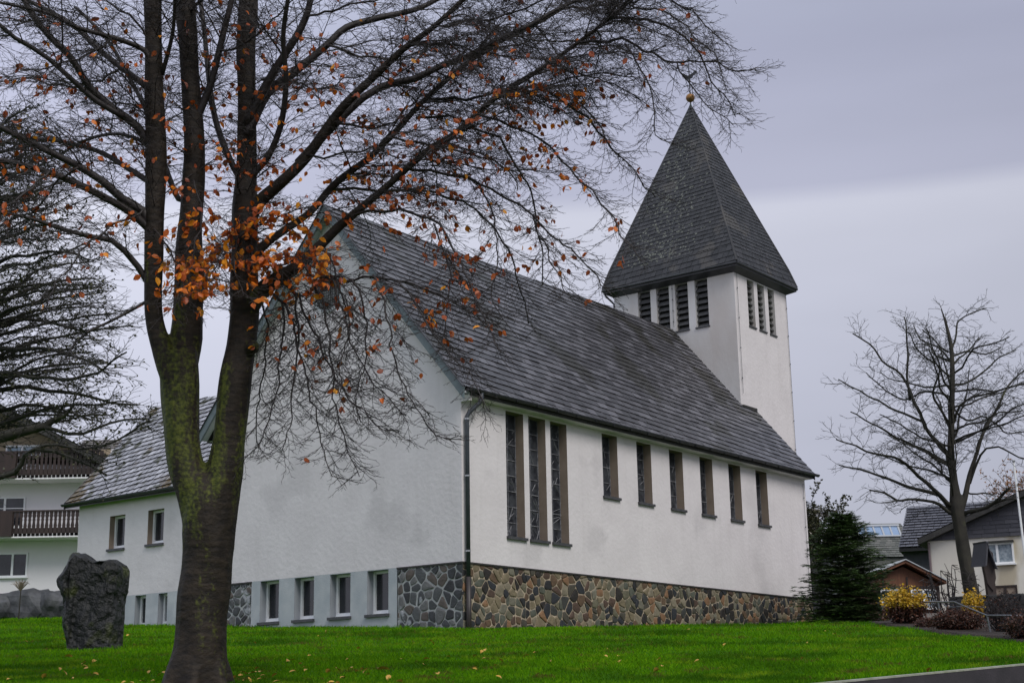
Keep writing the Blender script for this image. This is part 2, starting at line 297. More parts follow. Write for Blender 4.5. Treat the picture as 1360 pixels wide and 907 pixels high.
M['drywall']=island_ramp('dry_stone',[(.03,.03,.032),(.05,.048,.046),(.075,.07,.066),(.04,.035,.033)],rough=.8,nscale=3,namt=.5,bump=.7,bscale=14)
M['steel']=mat('handrail_steel',(.20,.205,.22),rough=.28,metal=.85)

# ------------------------------------------------------------ terrain, path, kerb
def sheet(name,xs,ys,f,m,inside=None,kindof='structure'):
    mb=MB(); idx={}
    for i,x in enumerate(xs):
        for j,y in enumerate(ys):
            idx[i,j]=len(mb.v); mb.v.append((x,y,f(x,y)))
    for i in range(len(xs)-1):
        for j in range(len(ys)-1):
            cx,cy=(xs[i]+xs[i+1])/2,(ys[j]+ys[j+1])/2
            if inside is None or inside(cx,cy): mb.f.append((idx[i,j],idx[i+1,j],idx[i+1,j+1],idx[i,j+1])); mb.mi.append(0)
    return kind(mb.build(name,m,smooth=True),kindof)
# kerb line through two points, normal pointing uphill
K0=Vector((3.60,17.80,0)); K1=Vector((7.3,21.0,0)); KD=(K1-K0).normalized(); KN=Vector((-KD.y,KD.x,0))
def kside(x,y): return (Vector((x,y,0))-K0).dot(KN)
def lin(a,b,n): return [a+(b-a)*i/n for i in range(n+1)]
gx=[-900,-400,-200]+lin(-100,100,40)+[200,400,900]; gy=[-400,-150,-60]+lin(-30,120,60)+[200,400,1200,2500]
sheet('ground',gx,gy,lambda x,y:gz(x,y)-.42,M['ground'])
# lawn in kerb-aligned strips so its edge follows the kerb exactly
mb=MB(); ns=180; ss=lin(-60,60,ns); tt=[0,.15,.4]+lin(.8,30,70)[0:]+lin(31,75,40)
tt=sorted(set(tt)); idx={}
def lawnz(x,y): return gz(x,y)+.035*noise.noise(Vector((x*.35,y*.35,0)))*min(1,max(0,kside(x,y)))+.012*noise.noise(Vector((x*1.7,y*1.7,3)))*min(1,max(0,kside(x,y)))
for i,s_ in enumerate(ss):
    for j,t_ in enumerate(tt):
        p=K0+KD*s_+KN*t_; idx[i,j]=len(mb.v); mb.v.append((p.x,p.y,lawnz(p.x,p.y)))
for i in range(len(ss)-1):
    for j in range(len(tt)-1): mb.f.append((idx[i,j],idx[i+1,j],idx[i+1,j+1],idx[i,j+1])); mb.mi.append(0)
kind(mb.build('lawn',M['lawn'],smooth=True))
def strip(name,t0,t1,dz,m,thick=0):
    mb=MB(); n=60
    for i in range(n+1):
        s_=-60+120*i/n
        for t_ in (t0,t1):
            p=K0+KD*s_+KN*t_; mb.v.append((p.x,p.y,gz(p.x,p.y)+dz(t_)))
    mb.f=[(2*i,2*i+2,2*i+3,2*i+1) for i in range(n)]; mb.mi=[0]*n
    return mb.build(name,m)
kind(strip('pavement',-2.3,-.1,lambda t:-.275,M['pave']))
kind(strip('road',-9,-2.45,lambda t:-.39,mat('road_asphalt',(.045,.045,.05),(.065,.065,.07),scale=5,rough=.7,bump=.3,bscale=60)))
def kerbrun(name,t0,t1,z0,z1,m,parent=None,mi=0):
    mb=MB(); n=60; vs=[]
    for i in range(n+1):
        s_=-60+120*i/n
        for t_,z_ in ((t0,z0),(t0,z1),(t1,z1),(t1,z0)):
            p=K0+KD*s_+KN*t_; vs.append((p.x,p.y,gz(p.x,p.y)+z_))
    fs=[(4*i+a,4*i+4+a,4*i+4+(a+1)%4,4*i+(a+1)%4) for i in range(n) for a in range(4)]
    mb.add(vs,fs); return mb.build(name,m,parent)
kerb=thing('kerb_wall','low dark kerb wall with pale top edge bordering the lawn','kerb',(0,0,0))
kerbrun('kerb_face',-.14,0,-.5,-.004,M['kerb'],kerb); kerbrun('kerb_top',-.145,-.07,-.004,.016,M['kerb_top'],kerb)
kind(kerbrun('road_kerb',-2.45,-2.3,-.5,-.27,M['step']))
# planting bed on the right of the lawn
BE=[(13.5,62),(12.3,57.6),(10.9,51),(9.7,43),(8.95,37.5),(8.75,33),(8.68,31),(8.85,28.8),(9.0,26.7),(9.4,24.5),(10.4,22.9)]
mb=MB()
edge=[]
for i in range(len(BE)-1):
    a,b_=BE[i],BE[i+1]
    for k_ in range(12):
        f_=k_/12; x=a[0]+(b_[0]-a[0])*f_; y=a[1]+(b_[1]-a[1])*f_
        edge.append((x+.12*noise.noise(Vector((x*2,y*2,0))),y))
W_=[0,.06,.3,.8,1.6,3,5,8,14]
for (x,y) in edge:
    for w in W_: mb.v.append((x+w,y+w*.05,gz(x+w,y)+(-.05 if w==0 else .05)+.05*noise.noise(Vector((x+w,y,0)))))
n=len(W_)
for i in range(len(edge)-1):
    for j in range(n-1): mb.f.append((i*n+j,i*n+j+1,(i+1)*n+j+1,(i+1)*n+j)); mb.mi.append(0)
kind(mb.build('planting_bed',M['soil'],smooth=True))
def bed_x(y):
    for i in range(len(BE)-1):
        if BE[i][1]>=y>=BE[i+1][1]:
            f_=(BE[i][1]-y)/(BE[i][1]-BE[i+1][1]); return BE[i][0]+(BE[i+1][0]-BE[i][0])*f_
    return 99
# ------------------------------------------------------------ church
CH=thing('church','white plastered church with slate roof, louvred spire tower and rubble stone plinth','church',(-1.457,40.5,5.637),R(52.542))
CMW=Matrix.Translation((-1.457,40.5,5.637))@Matrix.Rotation(R(52.542),4,'Z')
def gloc(u,v):
    p=CMW@Vector((u,v,0)); return gz(p.x,p.y)-5.637
SIDE=lambda a,b,n:(a,-n,b)
GAB=lambda a,b,n:(-n,a,b)
ANX=lambda a,b,n:(.5-n,a,b)
TF=lambda a,b,n:(20.06-n,a,b)
TS=lambda a,b,n:(a,2.1-n,b)
def wallgrid(mb,P,a0,a1,b0,b1,holes,mi=0,n=0):
    A=sorted(set([a0,a1]+[x for h in holes for x in (h[0],h[1])])); B=sorted(set([b0,b1]+[x for h in holes for x in (h[2],h[3])]))
    for i in range(len(A)-1):
        for j in range(len(B)-1):
            ca,cb=(A[i]+A[i+1])/2,(B[j]+B[j+1])/2
            if any(h[0]<ca<h[1] and h[2]<cb<h[3] for h in holes): continue
            mb.add([P(A[i],B[j],n),P(A[i+1],B[j],n),P(A[i+1],B[j+1],n),P(A[i],B[j+1],n)],[(0,1,2,3)],mi)
L_=20.97; GW=10.3; AP=5.15; RW=11.3; HW=4.75; SL=(RW-HW)/(AP+.35)
def roofw(v): return RW-abs(v-AP)*SL
sm=[(6.97+2.006*i,6.97+2.006*i+.867,2.512,4.50) for i in range(6)]
sm=[(a,b,2.512,4.500) for a,b,_,_ in sm]
lg=[(2.021+1.094*i,2.021+1.094*i+.848,.845,4.49) for i in range(3)]
gw=[(7.969-1.479*i-.817,7.969-1.479*i,-1.26,-.02) for i in range(4)]
mb=MB()
wallgrid(mb,SIDE,0,L_,0,4.62,sm+lg)
wallgrid(mb,GAB,0,GW,0,4.62,[])
# gable triangle
tri=[(0,0,4.62),(0,GW,4.62),(0,GW,roofw(GW)-.03),(0,AP,RW-.03),(0,0,roofw(0)-.03)]
mb.add(tri,[(0,1,2,3,4)])
tri=[(L_,p[1],p[2]) for p in tri]; mb.add(tri,[(0,1,2,3,4)])
mb.add([(L_,0,-3),(L_,GW,-3),(L_,GW,4.62),(L_,0,4.62)],[(0,1,2,3)])
mb.add([(0,GW,-3),(L_,GW,-3),(L_,GW,roofw(GW)-.03),(0,GW,roofw(GW)-.03)],[(0,1,2,3)])
# inner dark backing of the walls so openings are closed
mb.build('nave_wall',M['plaster'],CH)
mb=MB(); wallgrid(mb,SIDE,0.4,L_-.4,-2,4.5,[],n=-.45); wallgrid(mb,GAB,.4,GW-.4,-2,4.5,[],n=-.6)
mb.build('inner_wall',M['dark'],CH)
def dripedge(P,a0,a1,b):
    pass
mb=MB(); mb.box(SIDE,-.03,L_+.03,-.045,0,-.02,.028); mb.box(GAB,.0,2.39,-.045,0,-.02,.0275); mb.box(GAB,8.35,GW,-.045,0,-.02,.0275)
mb.build('drip_strip',M['fascia'],CH)

# rubble stone plinth: real stones, cut as Voronoi cells
def clip(poly,a,b,c):
    o=[]
    for i in range(len(poly)):
        p,q=poly[i],poly[(i+1)%len(poly)]; dp=a*p[0]+b*p[1]-c; dq=a*q[0]+b*q[1]-c
        if dp<=0:o.append(p)
        if (dp<0<dq) or (dq<0<dp):
            t_=dp/(dp-dq); o.append((p[0]+(q[0]-p[0])*t_,p[1]+(q[1]-p[1])*t_))
    return o
def rubble(mb,P,a0,a1,b0,b1,s,rn,gap=.022,low=None,nbase=-.02):
    cells=[];na=int((a1-a0)/s)+2; nb=int((b1-b0)/s)+2; pts=[]
    for i in range(-1,na+1):
        for j in range(-1,nb+1):
            if rn.random()<.20: continue
            pts.append((a0+(i+.5+rn.uniform(-.46,.46))*s*1.0,b0+(j+.5+rn.uniform(-.46,.46))*s))
    grid={}
    for p in pts: grid.setdefault((int(p[0]//(s*2)),int(p[1]//(s*2))),[]).append(p)
    for p in pts:
        poly=[(a0,b0),(a1,b0),(a1,b1),(a0,b1)]
        gi,gj=int(p[0]//(s*2)),int(p[1]//(s*2))
        for x in range(gi-2,gi+3):
            for y in range(gj-2,gj+3):
                for q in grid.get((x,y),[]):
                    if q is p: continue
                    a,b=q[0]-p[0],q[1]-p[1]; l=math.hypot(a,b)
                    if l<1e-6 or l>s*4: continue
                    a/=l;b/=l; c=a*(p[0]+q[0])/2+b*(p[1]+q[1])/2-gap*rn.uniform(.35,1.5)
                    poly=clip(poly,a,b,c)
                    if len(poly)<3: break
                if len(poly)<3: break
            if len(poly)<3: break
        if len(poly)<3: continue
        ar=abs(sum(poly[i][0]*poly[(i+1)%len(poly)][1]-poly[(i+1)%len(poly)][0]*poly[i][1] for i in range(len(poly))))/2
        if ar<.0016: continue
        cx=sum(q[0] for q in poly)/len(poly); cy=sum(q[1] for q in poly)/len(poly)
        if low and cy<low(cx)-.35: continue
        # soften the outline
        q2=[]
        for i in range(len(poly)):
            p0,p1,p2=poly[i-1],poly[i],poly[(i+1)%len(poly)]
            for w in (.14,-.14):
                o_=p0 if w>0 else p2
                q2.append((p1[0]+(o_[0]-p1[0])*.16,p1[1]+(o_[1]-p1[1])*.16))
        n=len(q2); hgt=rn.uniform(.008,.032)
        r0_=[P(x,y,nbase) for x,y in q2]; r1=[P(cx+(x-cx)*.97,cy+(y-cy)*.97,nbase+hgt) for x,y in q2]; r2_=[P(cx+(x-cx)*.8,cy+(y-cy)*.8,nbase+hgt+.008) for x,y in q2]
        vs=r0_+r1+r2_+[P(cx+rn.uniform(-.02,.02),cy,nbase+hgt+.012+rn.uniform(-.006,.006))]
        f=[(i,(i+1)%n,n+(i+1)%n,n+i) for i in range(n)]+[(n+i,n+(i+1)%n,2*n+(i+1)%n,2*n+i) for i in range(n)]+[(2*n+i,2*n+(i+1)%n,3*n) for i in range(n)]
        mb.add(vs,f)
rn=random.Random(3)
mb=MB(); rubble(mb,SIDE,0,L_,-2.3,-.05,.235,rn,low=lambda a:gloc(a,0),gap=.016)
mb.build('stone_plinth',M['stone'],CH,smooth=False)
mb=MB(); wallgrid(mb,SIDE,0,L_,-3.2,-.045,[],n=-.018); mb.build('mortar_bed',M['mortar'],CH)
mb=MB(); rubble(mb,GAB,0,2.37,-2.3,-.05,.26,rn,low=lambda a:gloc(0,a)); mb.build('stone_plinth',M['stone_grey'],CH); mb=MB(); rubble(mb,GAB,8.37,GW,-2.3,-.05,.26,rn,low=lambda a:gloc(0,a))
mb.build('stone_plinth',M['stone_grey'],CH)
mb=MB(); wallgrid(mb,GAB,0,2.385,-3.2,-.045,[],n=-.017); mb.build('mortar_bed',M['mortar_grey'],CH); mb=MB(); wallgrid(mb,GAB,8.355,GW,-3.2,-.045,[],n=-.017)
mb.build('mortar_bed',M['mortar_grey'],CH)
mb=MB(); wallgrid(mb,GAB,2.385,8.355,-3.2,-.002,gw,n=.004)
mb.build('painted_plinth_panel',M['plaster_grey'],CH)

# windows
def window(P,a0,a1,b0,b1,depth,kindw,name,rm,sillm=M['sill']):
    mb=MB(); e=.03; n0=-depth; q=.003
    mb.box(P,a0-e,a0,b0-e,b1+e,n0-.05,-q); mb.box(P,a1,a1+e,b0-e,b1+e,n0-.05,-q)
    mb.box(P,a0,a1,b1,b1+e,n0-.05,-q); mb.box(P,a0,a1,b0-e,b0,n0-.05,-q)
    w=mb.build(name,rm,CH)
    mb=MB(); mb.box(P,a0,a1,b0,b1,n0-.045,n0-.02); mb.build('glass',M['church_glass'] if kindw=='lead' else M['glass'],w)
    if kindw=='lead':
        mb=MB(); r_=random.Random(int(a0*100)); H=b1-b0; Wd=a1-a0; nb=max(3,int(H/.42))
        for i in range(nb+1): mb.box(P,a0,a1,b0+H*i/nb-.012,b0+H*i/nb+.012,n0-.02,n0)
        for x in (a0+.03,a0+Wd/2,a1-.03): mb.box(P,x-.012,x+.012,b0,b1,n0-.02,n0+.002)
        for i in range(int(nb*3.2)):
            y=b0+H*r_.random(); x=a0+.05+r_.random()*(Wd-.1); an=r_.uniform(.2,1.4)*(1 if r_.random()<.5 else -1); l=r_.uniform(.12,.3)
            p0=(max(a0+.02,min(a1-.02,x-l*math.cos(an))),max(b0,min(b1,y-l*math.sin(an)))); p1=(max(a0+.02,min(a1-.02,x+l*math.cos(an))),max(b0,min(b1,y+l*math.sin(an))))
            mb.tube([P(p0[0],p0[1],n0-.012),P(p1[0],p1[1],n0-.012)],.011,4)
        mb.build('leading',M['lead'],w)
    else:
        mb=MB(); fw=.075; bt=.13
        mb.box(P,a0,a0+fw,b0,b1,n0-.018,n0+.05); mb.box(P,a1-fw,a1,b0,b1,n0-.018,n0+.05)
        mb.box(P,a0+fw,a1-fw,b1-fw,b1,n0-.018,n0+.05); mb.box(P,a0+fw,a1-fw,b0,b0+bt,n0-.018,n0+.05)
        mb.box(P,a0+.01,a1-.01,b0+.0,b0+.045,n0+.05,n0+.09)
        mb.build('frame',M['white'],w)
    mb=MB(); mb.box(P,a0-.04,a1+.05,b0-.075,b0+.006,n0+.0,.075); mb.build('sill',sillm,w)
    return w
for h_ in sm: window(SIDE,*h_,.29,'lead','window',M['reveal'])
for h_ in lg: window(SIDE,*h_,.28,'lead','window',M['reveal'])
for h_ in gw: window(GAB,*h_,.30,'white','window',M['reveal_grey'])

# slates
def slates(mb,O,X,Y,poly,course,width,lean,lift=.022,th=.013,gap=.022,rn=rn,slope=0.0,jit=.006):
    O=Vector(O);X=Vector(X).normalized();Y=Vector(Y).normalized();Nn=X.cross(Y).normalized()
    xs=[p[0] for p in poly];ys=[p[1] for p in poly]
    x0,x1,y0,y1=min(xs),max(xs),min(ys),max(ys)
    # half planes of the (convex) face polygon
    ed=[]
    ar=sum(poly[i][0]*poly[(i+1)%len(poly)][1]-poly[(i+1)%len(poly)][0]*poly[i][1] for i in range(len(poly)))
    for i in range(len(poly)):
        p,q=poly[i],poly[(i+1)%len(poly)]; dx,dy=q[0]-p[0],q[1]-p[1]
        a,b=(dy,-dx) if ar>0 else (-dy,dx); ed.append((a,b,a*p[0]+b*p[1]))
    nr=int((y1-y0)/course)+1; ex=int(abs(slope)*(x1-x0)/course)+1 if slope else 0
    for j in range(-ex if slope>0 else 0,nr+(ex if slope<0 else 0)):
        yb=y0+j*course; yt=yb+course*1.12; x=x0-width*2+(width*.5*(j%2))+rn.uniform(-.15,.15)*width
        while x<x1+width:
            w=width*rn.uniform(.82,1.18); dy=rn.uniform(-jit,jit)
            pg=[(x,yb+dy+slope*(x-x0)),(x+w-gap,yb+dy+slope*(x+w-x0)),(x+w-gap+lean*course,yt+slope*(x+w-x0)),(x+lean*course,yt+slope*(x-x0))]
            sb_=yb+slope*(x-x0)
            for e in ed:
                pg=clip(pg,*e)
                if len(pg)<3: break
            x+=w
            if len(pg)<3: continue
            lf=lift+rn.uniform(-.006,.008); tw=rn.uniform(-.006,.006)
            top=[];bot=[]
            cx=sum(p[0] for p in pg)/len(pg)
            for p in pg:
                z=lf*(1-(p[1]-sb_)/(course*1.12))+.006+tw*(p[0]-cx)/width
                c=O+X*p[0]+Y*p[1]; top.append(c+Nn*(z+th)); bot.append(c+Nn*z)
            n=len(pg)
            mb.add(top+bot,[tuple(range(n))]); b_=len(mb.v)-2*n
            for i in range(n): mb.f.append((b_+i,b_+n+i,b_+n+(i+1)%n,b_+(i+1)%n)); mb.mi.append(1)
def sheetpoly(mb,O,X,Y,poly,dz=0,mi=0):
    O=Vector(O);X=Vector(X).normalized();Y=Vector(Y).normalized();Nn=X.cross(Y).normalized()
    mb.add([O+X*p[0]+Y*p[1]+Nn*dz for p in poly],[tuple(range(len(poly)))],mi)
def roofslab(mb,O,X,Y,poly,t=.1):
    O=Vector(O);X=Vector(X).normalized();Y=Vector(Y).normalized();Nn=X.cross(Y).normalized()
    a=[O+X*p[0]+Y*p[1] for p in poly]; mb.prism([p-Nn*t for p in a],a)
slen=math.hypot(AP+.35,RW-HW)
UX0,UX1=-.30,21.12
mb=MB(); mb2=MB()
O=(UX0,-.35,HW); X=(1,0,0); Y=(0,AP+.35,RW-HW)
slates(mb,O,X,Y,[(0,.16),(UX1-UX0,.16),(UX1-UX0,slen),(0,slen)],.31,.42,.25,slope=-.085,th=.026,lift=.030,gap=.012,jit=.01)
slates(mb,O,X,Y,[(0,0),(UX1-UX0,0),(UX1-UX0,.28),(0,.28)],.30,.20,-.35,th=.02,lift=.035,gap=.016)
roofslab(mb2,O,X,Y,[(0.02,.02),(UX1-UX0-.02,.02),(UX1-UX0-.02,slen),(0.02,slen)])
O=(UX1,GW+.35,HW); X=(-1,0,0); Y=(0,-(AP+.35),RW-HW)
slates(mb,O,X,Y,[(0,0),(UX1-UX0,0),(UX1-UX0,slen),(0,slen)],.30,.36,.55)
roofslab(mb2,O,X,Y,[(0.02,.02),(UX1-UX0-.02,.02),(UX1-UX0-.02,slen),(0.02,slen)])
nr=mb.build('roof',[M['slate'],M['slate_edge']],CH); mb2.build('underlay',M['slate_base'],nr)
# ridge slates
mb=MB()
for s_ in (-1,1):
    for i in range(int((20.1+.3)/.3)):
        u=UX0+i*.3
        a=Vector((u,AP,RW+.055)); 
        dn=Vector((0,s_*.24,-.24*SL))
        off=Vector((0,0,.004*s_+rn.uniform(0,.01)))
        mb.add([a+off,a+off+Vector((.31,0,-.012)),a+off+Vector((.31,0,-.012))+dn,a+off+dn],[(0,1,2,3)])
mb.build('ridge',M['slate'],nr)
# rake boards on gable
mb=MB()
for s_ in (0,1):
    v0,v1=(-.38,AP) if s_==0 else (GW+.38,AP)
    w0=RW-(AP+.38)*SL
    for (u0_,u1_,d0,d1,mi) in ((-.36,-.30,-.30,.04,0),(-.40,-.24,.04,.075,1)):
        A=[(u0_,v0,w0+d0),(u1_,v0,w0+d0),(u1_,v0,w0+d1),(u0_,v0,w0+d1)]; B=[(u0_,v1,RW+d0),(u1_,v1,RW+d0),(u1_,v1,RW+d1),(u0_,v1,RW+d1)]
        mb.prism([Vector(p) for p in A],[Vector(p) for p in B],mi)
mb.build('bargeboard',[M['copper'],M['gutter']],CH)
mb=MB()
for v0 in (-.36,GW+.36):
    w0=RW-(AP+.36)*SL
    mb.prism([Vector(p) for p in ((21.12,v0,w0-.2),(21.17,v0,w0-.2),(21.17,v0,w0+.05),(21.12,v0,w0+.05))],[Vector(p) for p in ((21.12,AP,RW-.2),(21.17,AP,RW-.2),(21.17,AP,RW+.05),(21.12,AP,RW+.05))])
mb.build('bargeboard',M['fascia'],CH)
mb=MB()
for s_ in (0,1):
    v0=-.33 if s_==0 else GW+.33
    w0=RW-(AP+.33)*SL
    mb.prism([Vector(p) for p in ((-.299,v0,w0-.16),(-.003,v0,w0-.16),(-.003,v0,w0-.12),(-.299,v0,w0-.12))],[Vector(p) for p in ((-.299,AP,RW-.16),(-.003,AP,RW-.16),(-.003,AP,RW-.12),(-.299,AP,RW-.12))])
mb.build('verge_soffit',M['plaster_grey'],CH)
# eaves: soffit box, fascia, gutter
mb=MB(); mb.box(SIDE,.002,L_,4.56,4.62,.003,.31); mb.box(SIDE,.002,.1,4.44,4.56,.003,.31); 
mb.add([(0,GW,4.62),(L_,GW,4.62),(L_,GW+.33,4.62),(0,GW+.33,4.62)],[(0,1,2,3)])
mb.build('soffit',M['plaster'],CH)
mb=MB(); mb.box(SIDE,-.0,L_+.1,4.58,4.74,.31,.34); mb.box(SIDE,-.0,L_+.1,4.62,4.70,.0,.31); mb.box(lambda a,b,n:(a,GW+n,b),0,L_,4.58,4.74,.31,.34)
mb.build('fascia',M['fascia'],CH)
def gutter(mb,P,a0,a1,b,n,r=.075):
    k=8; 
    pr=[(n+r*math.cos(math.pi+math.pi*i/k),b+r*math.sin(math.pi+math.pi*i/k)) for i in range(k+1)]
    pr+= [(n+(r-.008)*math.cos(2*math.pi-math.pi*i/k),b+(r-.008)*math.sin(2*math.pi-math.pi*i/k)) for i in range(k+1)]
    mb.prism([Vector(P(a0,y,x)) for x,y in pr],[Vector(P(a1,y,x)) for x,y in pr])
    mb.tube([P(a0,b+.004,n+r),P(a1,b+.004,n+r)],.011,6)
mb=MB(); gutter(mb,SIDE,-.18,21.32,4.745,.425); g_=mb.build('gutter',M['gutter'],CH)
for i in range(22):
    mb=MB(); mb.box(SIDE,-.05+i*1.0,-.035+i*1.0,4.66,4.75,.34,.505); mb.build('gutter_bracket',M['gutter'],g_)
# downpipe with swan neck
PN=.11; PU=.12
mb=MB(); mb.tube([SIDE(PU+.28,4.70,.42),SIDE(PU+.28,4.52,.42),SIDE(PU+.24,4.42,.39),SIDE(PU+.04,4.13,.16),SIDE(PU,4.02,PN),SIDE(PU,3.9,PN),SIDE(PU,-.42,PN)],.062,14)
dp=mb.build('downpipe',M['pipe'],CH,smooth=True)
mb=MB(); mb.tube([SIDE(PU,-.42,PN),SIDE(PU,-2.6,PN)],.072,14); mb.build('pipe_foot',M['pipe_foot'],dp,smooth=True)
for w in (3.95,2.35,.28): mb=MB(); mb.tube([SIDE(PU,w-.02,PN),SIDE(PU,w+.02,PN)],.074,14); mb.box(SIDE,PU-.01,PU+.01,w-.01,w+.01,0,PN); mb.build('pipe_clamp',M['zinc'],dp)
# round gable window
mb=MB(); RC=(5.25,8.6); RR=.58; k=28
ring=[(math.cos(2*math.pi*i/k),math.sin(2*math.pi*i/k)) for i in range(k)]
vs=[];fs=[]
for (r_,n_) in ((RR+.06,-.01),(RR+.06,.03),(RR-.03,.03),(RR-.03,.006)):
    vs+=[GAB(RC[0]+r_*c,RC[1]+r_*s,n_) for c,s in ring]
for j in range(3): fs+=[(j*k+i,j*k+(i+1)%k,(j+1)*k+(i+1)%k,(j+1)*k+i) for i in range(k)]
mb.add(vs,fs); rw=mb.build('round_window',M['plaster_grey'],CH)
mb=MB(); mb.add([GAB(RC[0]+(RR-.03)*c,RC[1]+(RR-.03)*s,.008) for c,s in ring],[tuple(range(k))]); mb.build('glass',mat('glass_blocks',(.10,.11,.11),(.22,.23,.22),scale=14,rough=.35),rw)
mb=MB()
for i in range(-6,7):
    x=i*.088; l=math.sqrt(max(0,(RR-.03)**2-x*x))
    mb.box(GAB,RC[0]+x-.011,RC[0]+x+.011,RC[1]-l,RC[1]+l,.009,.022); mb.box(GAB,RC[0]-l,RC[0]+l,RC[1]+x-.011,RC[1]+x+.011,.009,.0235)
mb.build('lattice',mat('lattice_bars',(.06,.06,.06),rough=.8),rw)

# ---- tower
T0,T1,V0,V1=20.06,24.62,2.10,7.94; TB=13.40
tfh=[(6.12,6.75,11.2,13.24),(5.20,5.83,11.2,13.24),(4.29,4.91,11.2,13.24),(3.345,3.955,11.2,13.24)]
tsh=[(21.135,21.71,11.18,13.17),(22.01,22.62,11.18,13.17),(22.93,23.49,11.18,13.17)]
mb=MB(); wallgrid(mb,TF,V0,V1,4,TB,tfh); tw=None
tws=[(T0,T1)]
mb.add([(T1,V0,-3),(T1,V1,-3),(T1,V1,TB),(T1,V0,TB)],[(0,1,2,3)]); mb.add([(T0,V1,-3),(T1,V1,-3),(T1,V1,TB),(T0,V1,TB)],[(0,1,2,3)])
TW=mb.build('tower',M['plaster_tower'],CH)
mb=MB(); wallgrid(mb,TS,T0,T1,-3,TB,tsh); mb.build('side_wall',M['plaster'],TW)
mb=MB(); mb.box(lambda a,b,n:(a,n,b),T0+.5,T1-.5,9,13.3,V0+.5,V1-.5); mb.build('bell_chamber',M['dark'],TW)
def louvre(P,a0,a1,b0,b1,ns):
    mb=MB(); e=.03
    mb.box(P,a0-e,a0,b0-e,b1+e,-.3,-.003); mb.box(P,a1,a1+e,b0-e,b1+e,-.3,-.003); mb.box(P,a0,a1,b1,b1+e,-.3,-.003); mb.box(P,a0,a1,b0-e,b0,-.3,-.003)
    w=mb.build('belfry_opening',M['plaster_tower'],CH)
    mb=MB(); st=(b1-b0)/ns
    for i in range(ns):
        y=b0+i*st+.02
        pr=[(-.10,y),(-.10,y+.03),(-.27,y+.21),(-.27,y+.18)]
        mb.prism([Vector(P(a0+.004,b,n)) for n,b in pr],[Vector(P(a1-.004,b,n)) for n,b in pr])
        mb.box(P,a0+.004,a1-.004,y-.035,y+.0,-.11,-.09)
    mb.build('louvres',M['louvre'],w)
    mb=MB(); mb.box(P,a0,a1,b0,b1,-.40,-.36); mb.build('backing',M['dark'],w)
    mb=MB(); mb.box(P,a0-.03,a1+.03,b0-.05,b0+.004,-.1,.05); mb.build('sill',M['sill'],w)
for h_ in tfh: louvre(TF,*h_,8)
for h_ in tsh: louvre(TS,*h_,8)
# spire
CU,CV=(T0+T1)/2,(V0+V1)/2; SA=22.06
hu,hv=(T1-T0)/2,(V1-V0)/2
E0=(hu+.36,hv+.36,13.52); E1=(hu+.17,hv+.10,14.30)
def ringp(e): return [(CU-e[0],CV-e[1],e[2]),(CU+e[0],CV-e[1],e[2]),(CU+e[0],CV+e[1],e[2]),(CU-e[0],CV+e[1],e[2])]
A0,A1=ringp(E0),ringp(E1); mb=MB(); mbb=MB(); lich=MB()
def face3(pts,course,width,lean,lc=0):
    P0=Vector(pts[0]);X=(Vector(pts[1])-P0); n=X.cross(Vector(pts[2])-P0).normalized(); Xn=X.normalized(); Yn=n.cross(Xn)
    poly=[((Vector(p)-P0).dot(Xn),(Vector(p)-P0).dot(Yn)) for p in pts]
    slates(mb,P0,Xn,Yn,poly,course,width,lean,lift=.02,th=.018,gap=.012,slope=.05)
    sheetpoly(mbb,P0,Xn,Yn,poly)
    if lc:
        r_=random.Random(5); H=max(p[1] for p in poly); W=poly[1][0]
        c=0
        while c<lc:
            y=H*r_.random()**1.25; x=W*r_.random(); 
            cx=W*(.40+.08*(y/H))
            if r_.random()>math.exp(-((x-cx)/(W*.25*(1-.75*y/H)))**2): continue
            half=W/2*(1-y/H)
            if abs(x-W/2)>half-.1: continue
            c+=1; s_=r_.uniform(.015,.05); k=7
            lich.add([P0+Xn*(x+s_*1.3*math.cos(6.283*i/k)*r_.uniform(.6,1.2))+Yn*(y+s_*math.sin(6.283*i/k)*r_.uniform(.6,1.2))+n*.040 for i in range(k)],[tuple(range(k))])
for i in range(4):
    j=(i+1)%4
    face3([A0[i],A0[j],A1[j],A1[i]],.26,.30,.3)
apex=(CU,CV,SA)
face3([A1[3],A1[0],apex],.20,.24,.35,620)     # face towards the nave
face3([A1[0],A1[1],apex],.20,.24,.35)
face3([A1[1],A1[2],apex],.25,.30,.35); face3([A1[2],A1[3],apex],.25,.30,.35)
SP=mb.build('spire',[M['spire_slate'],M['slate_edge']],CH); mbb.build('underlay',M['slate_base'],SP); kind(lich.build('lichen',M['lichen'],SP),'stuff')
mb=MB()
for i in range(4):
    pts=[Vector(A0[i])+Vector((0,0,.05)),Vector(A1[i])+Vector((0,0,.06)),Vector(apex)+Vector((0,0,.03))]
    mb.tube(pts,[.05,.05,.03],6)
mb.build('hip_edge',M['spire_slate'],SP)
mb=MB()
B0=ringp((hu+.34,hv+.34,13.50)); B1=ringp((hu+.34,hv+.34,13.38)); B2=ringp((hu+.002,hv+.002,13.22)); B3=ringp((hu+.002,hv+.002,13.50))
mb.prism([Vector(p) for p in B1],[Vector(p) for p in B0]); 
mb.add(B1+B2,[(i,(i+1)%4,4+(i+1)%4,4+i) for i in range(4)])
for i in range(4):
    a,b=Vector(A0[i]),Vector(A0[(i+1)%4]); d_=Vector((0,0,-.03)); mb.tube([a+d_,b+d_],.055,8)
mb.build('eaves_board',M['gutter'],SP)
mb=MB(); mb.add([(CU-.2,CV-.24,21.42),(CU+.2,CV-.24,21.42),(CU+.2,CV+.24,21.42),(CU-.2,CV+.24,21.42),(CU,CV,22.2)],[(0,1,4),(1,2,4),(2,3,4),(3,0,4)]); mb.build('copper_cap',M['cap'],SP)
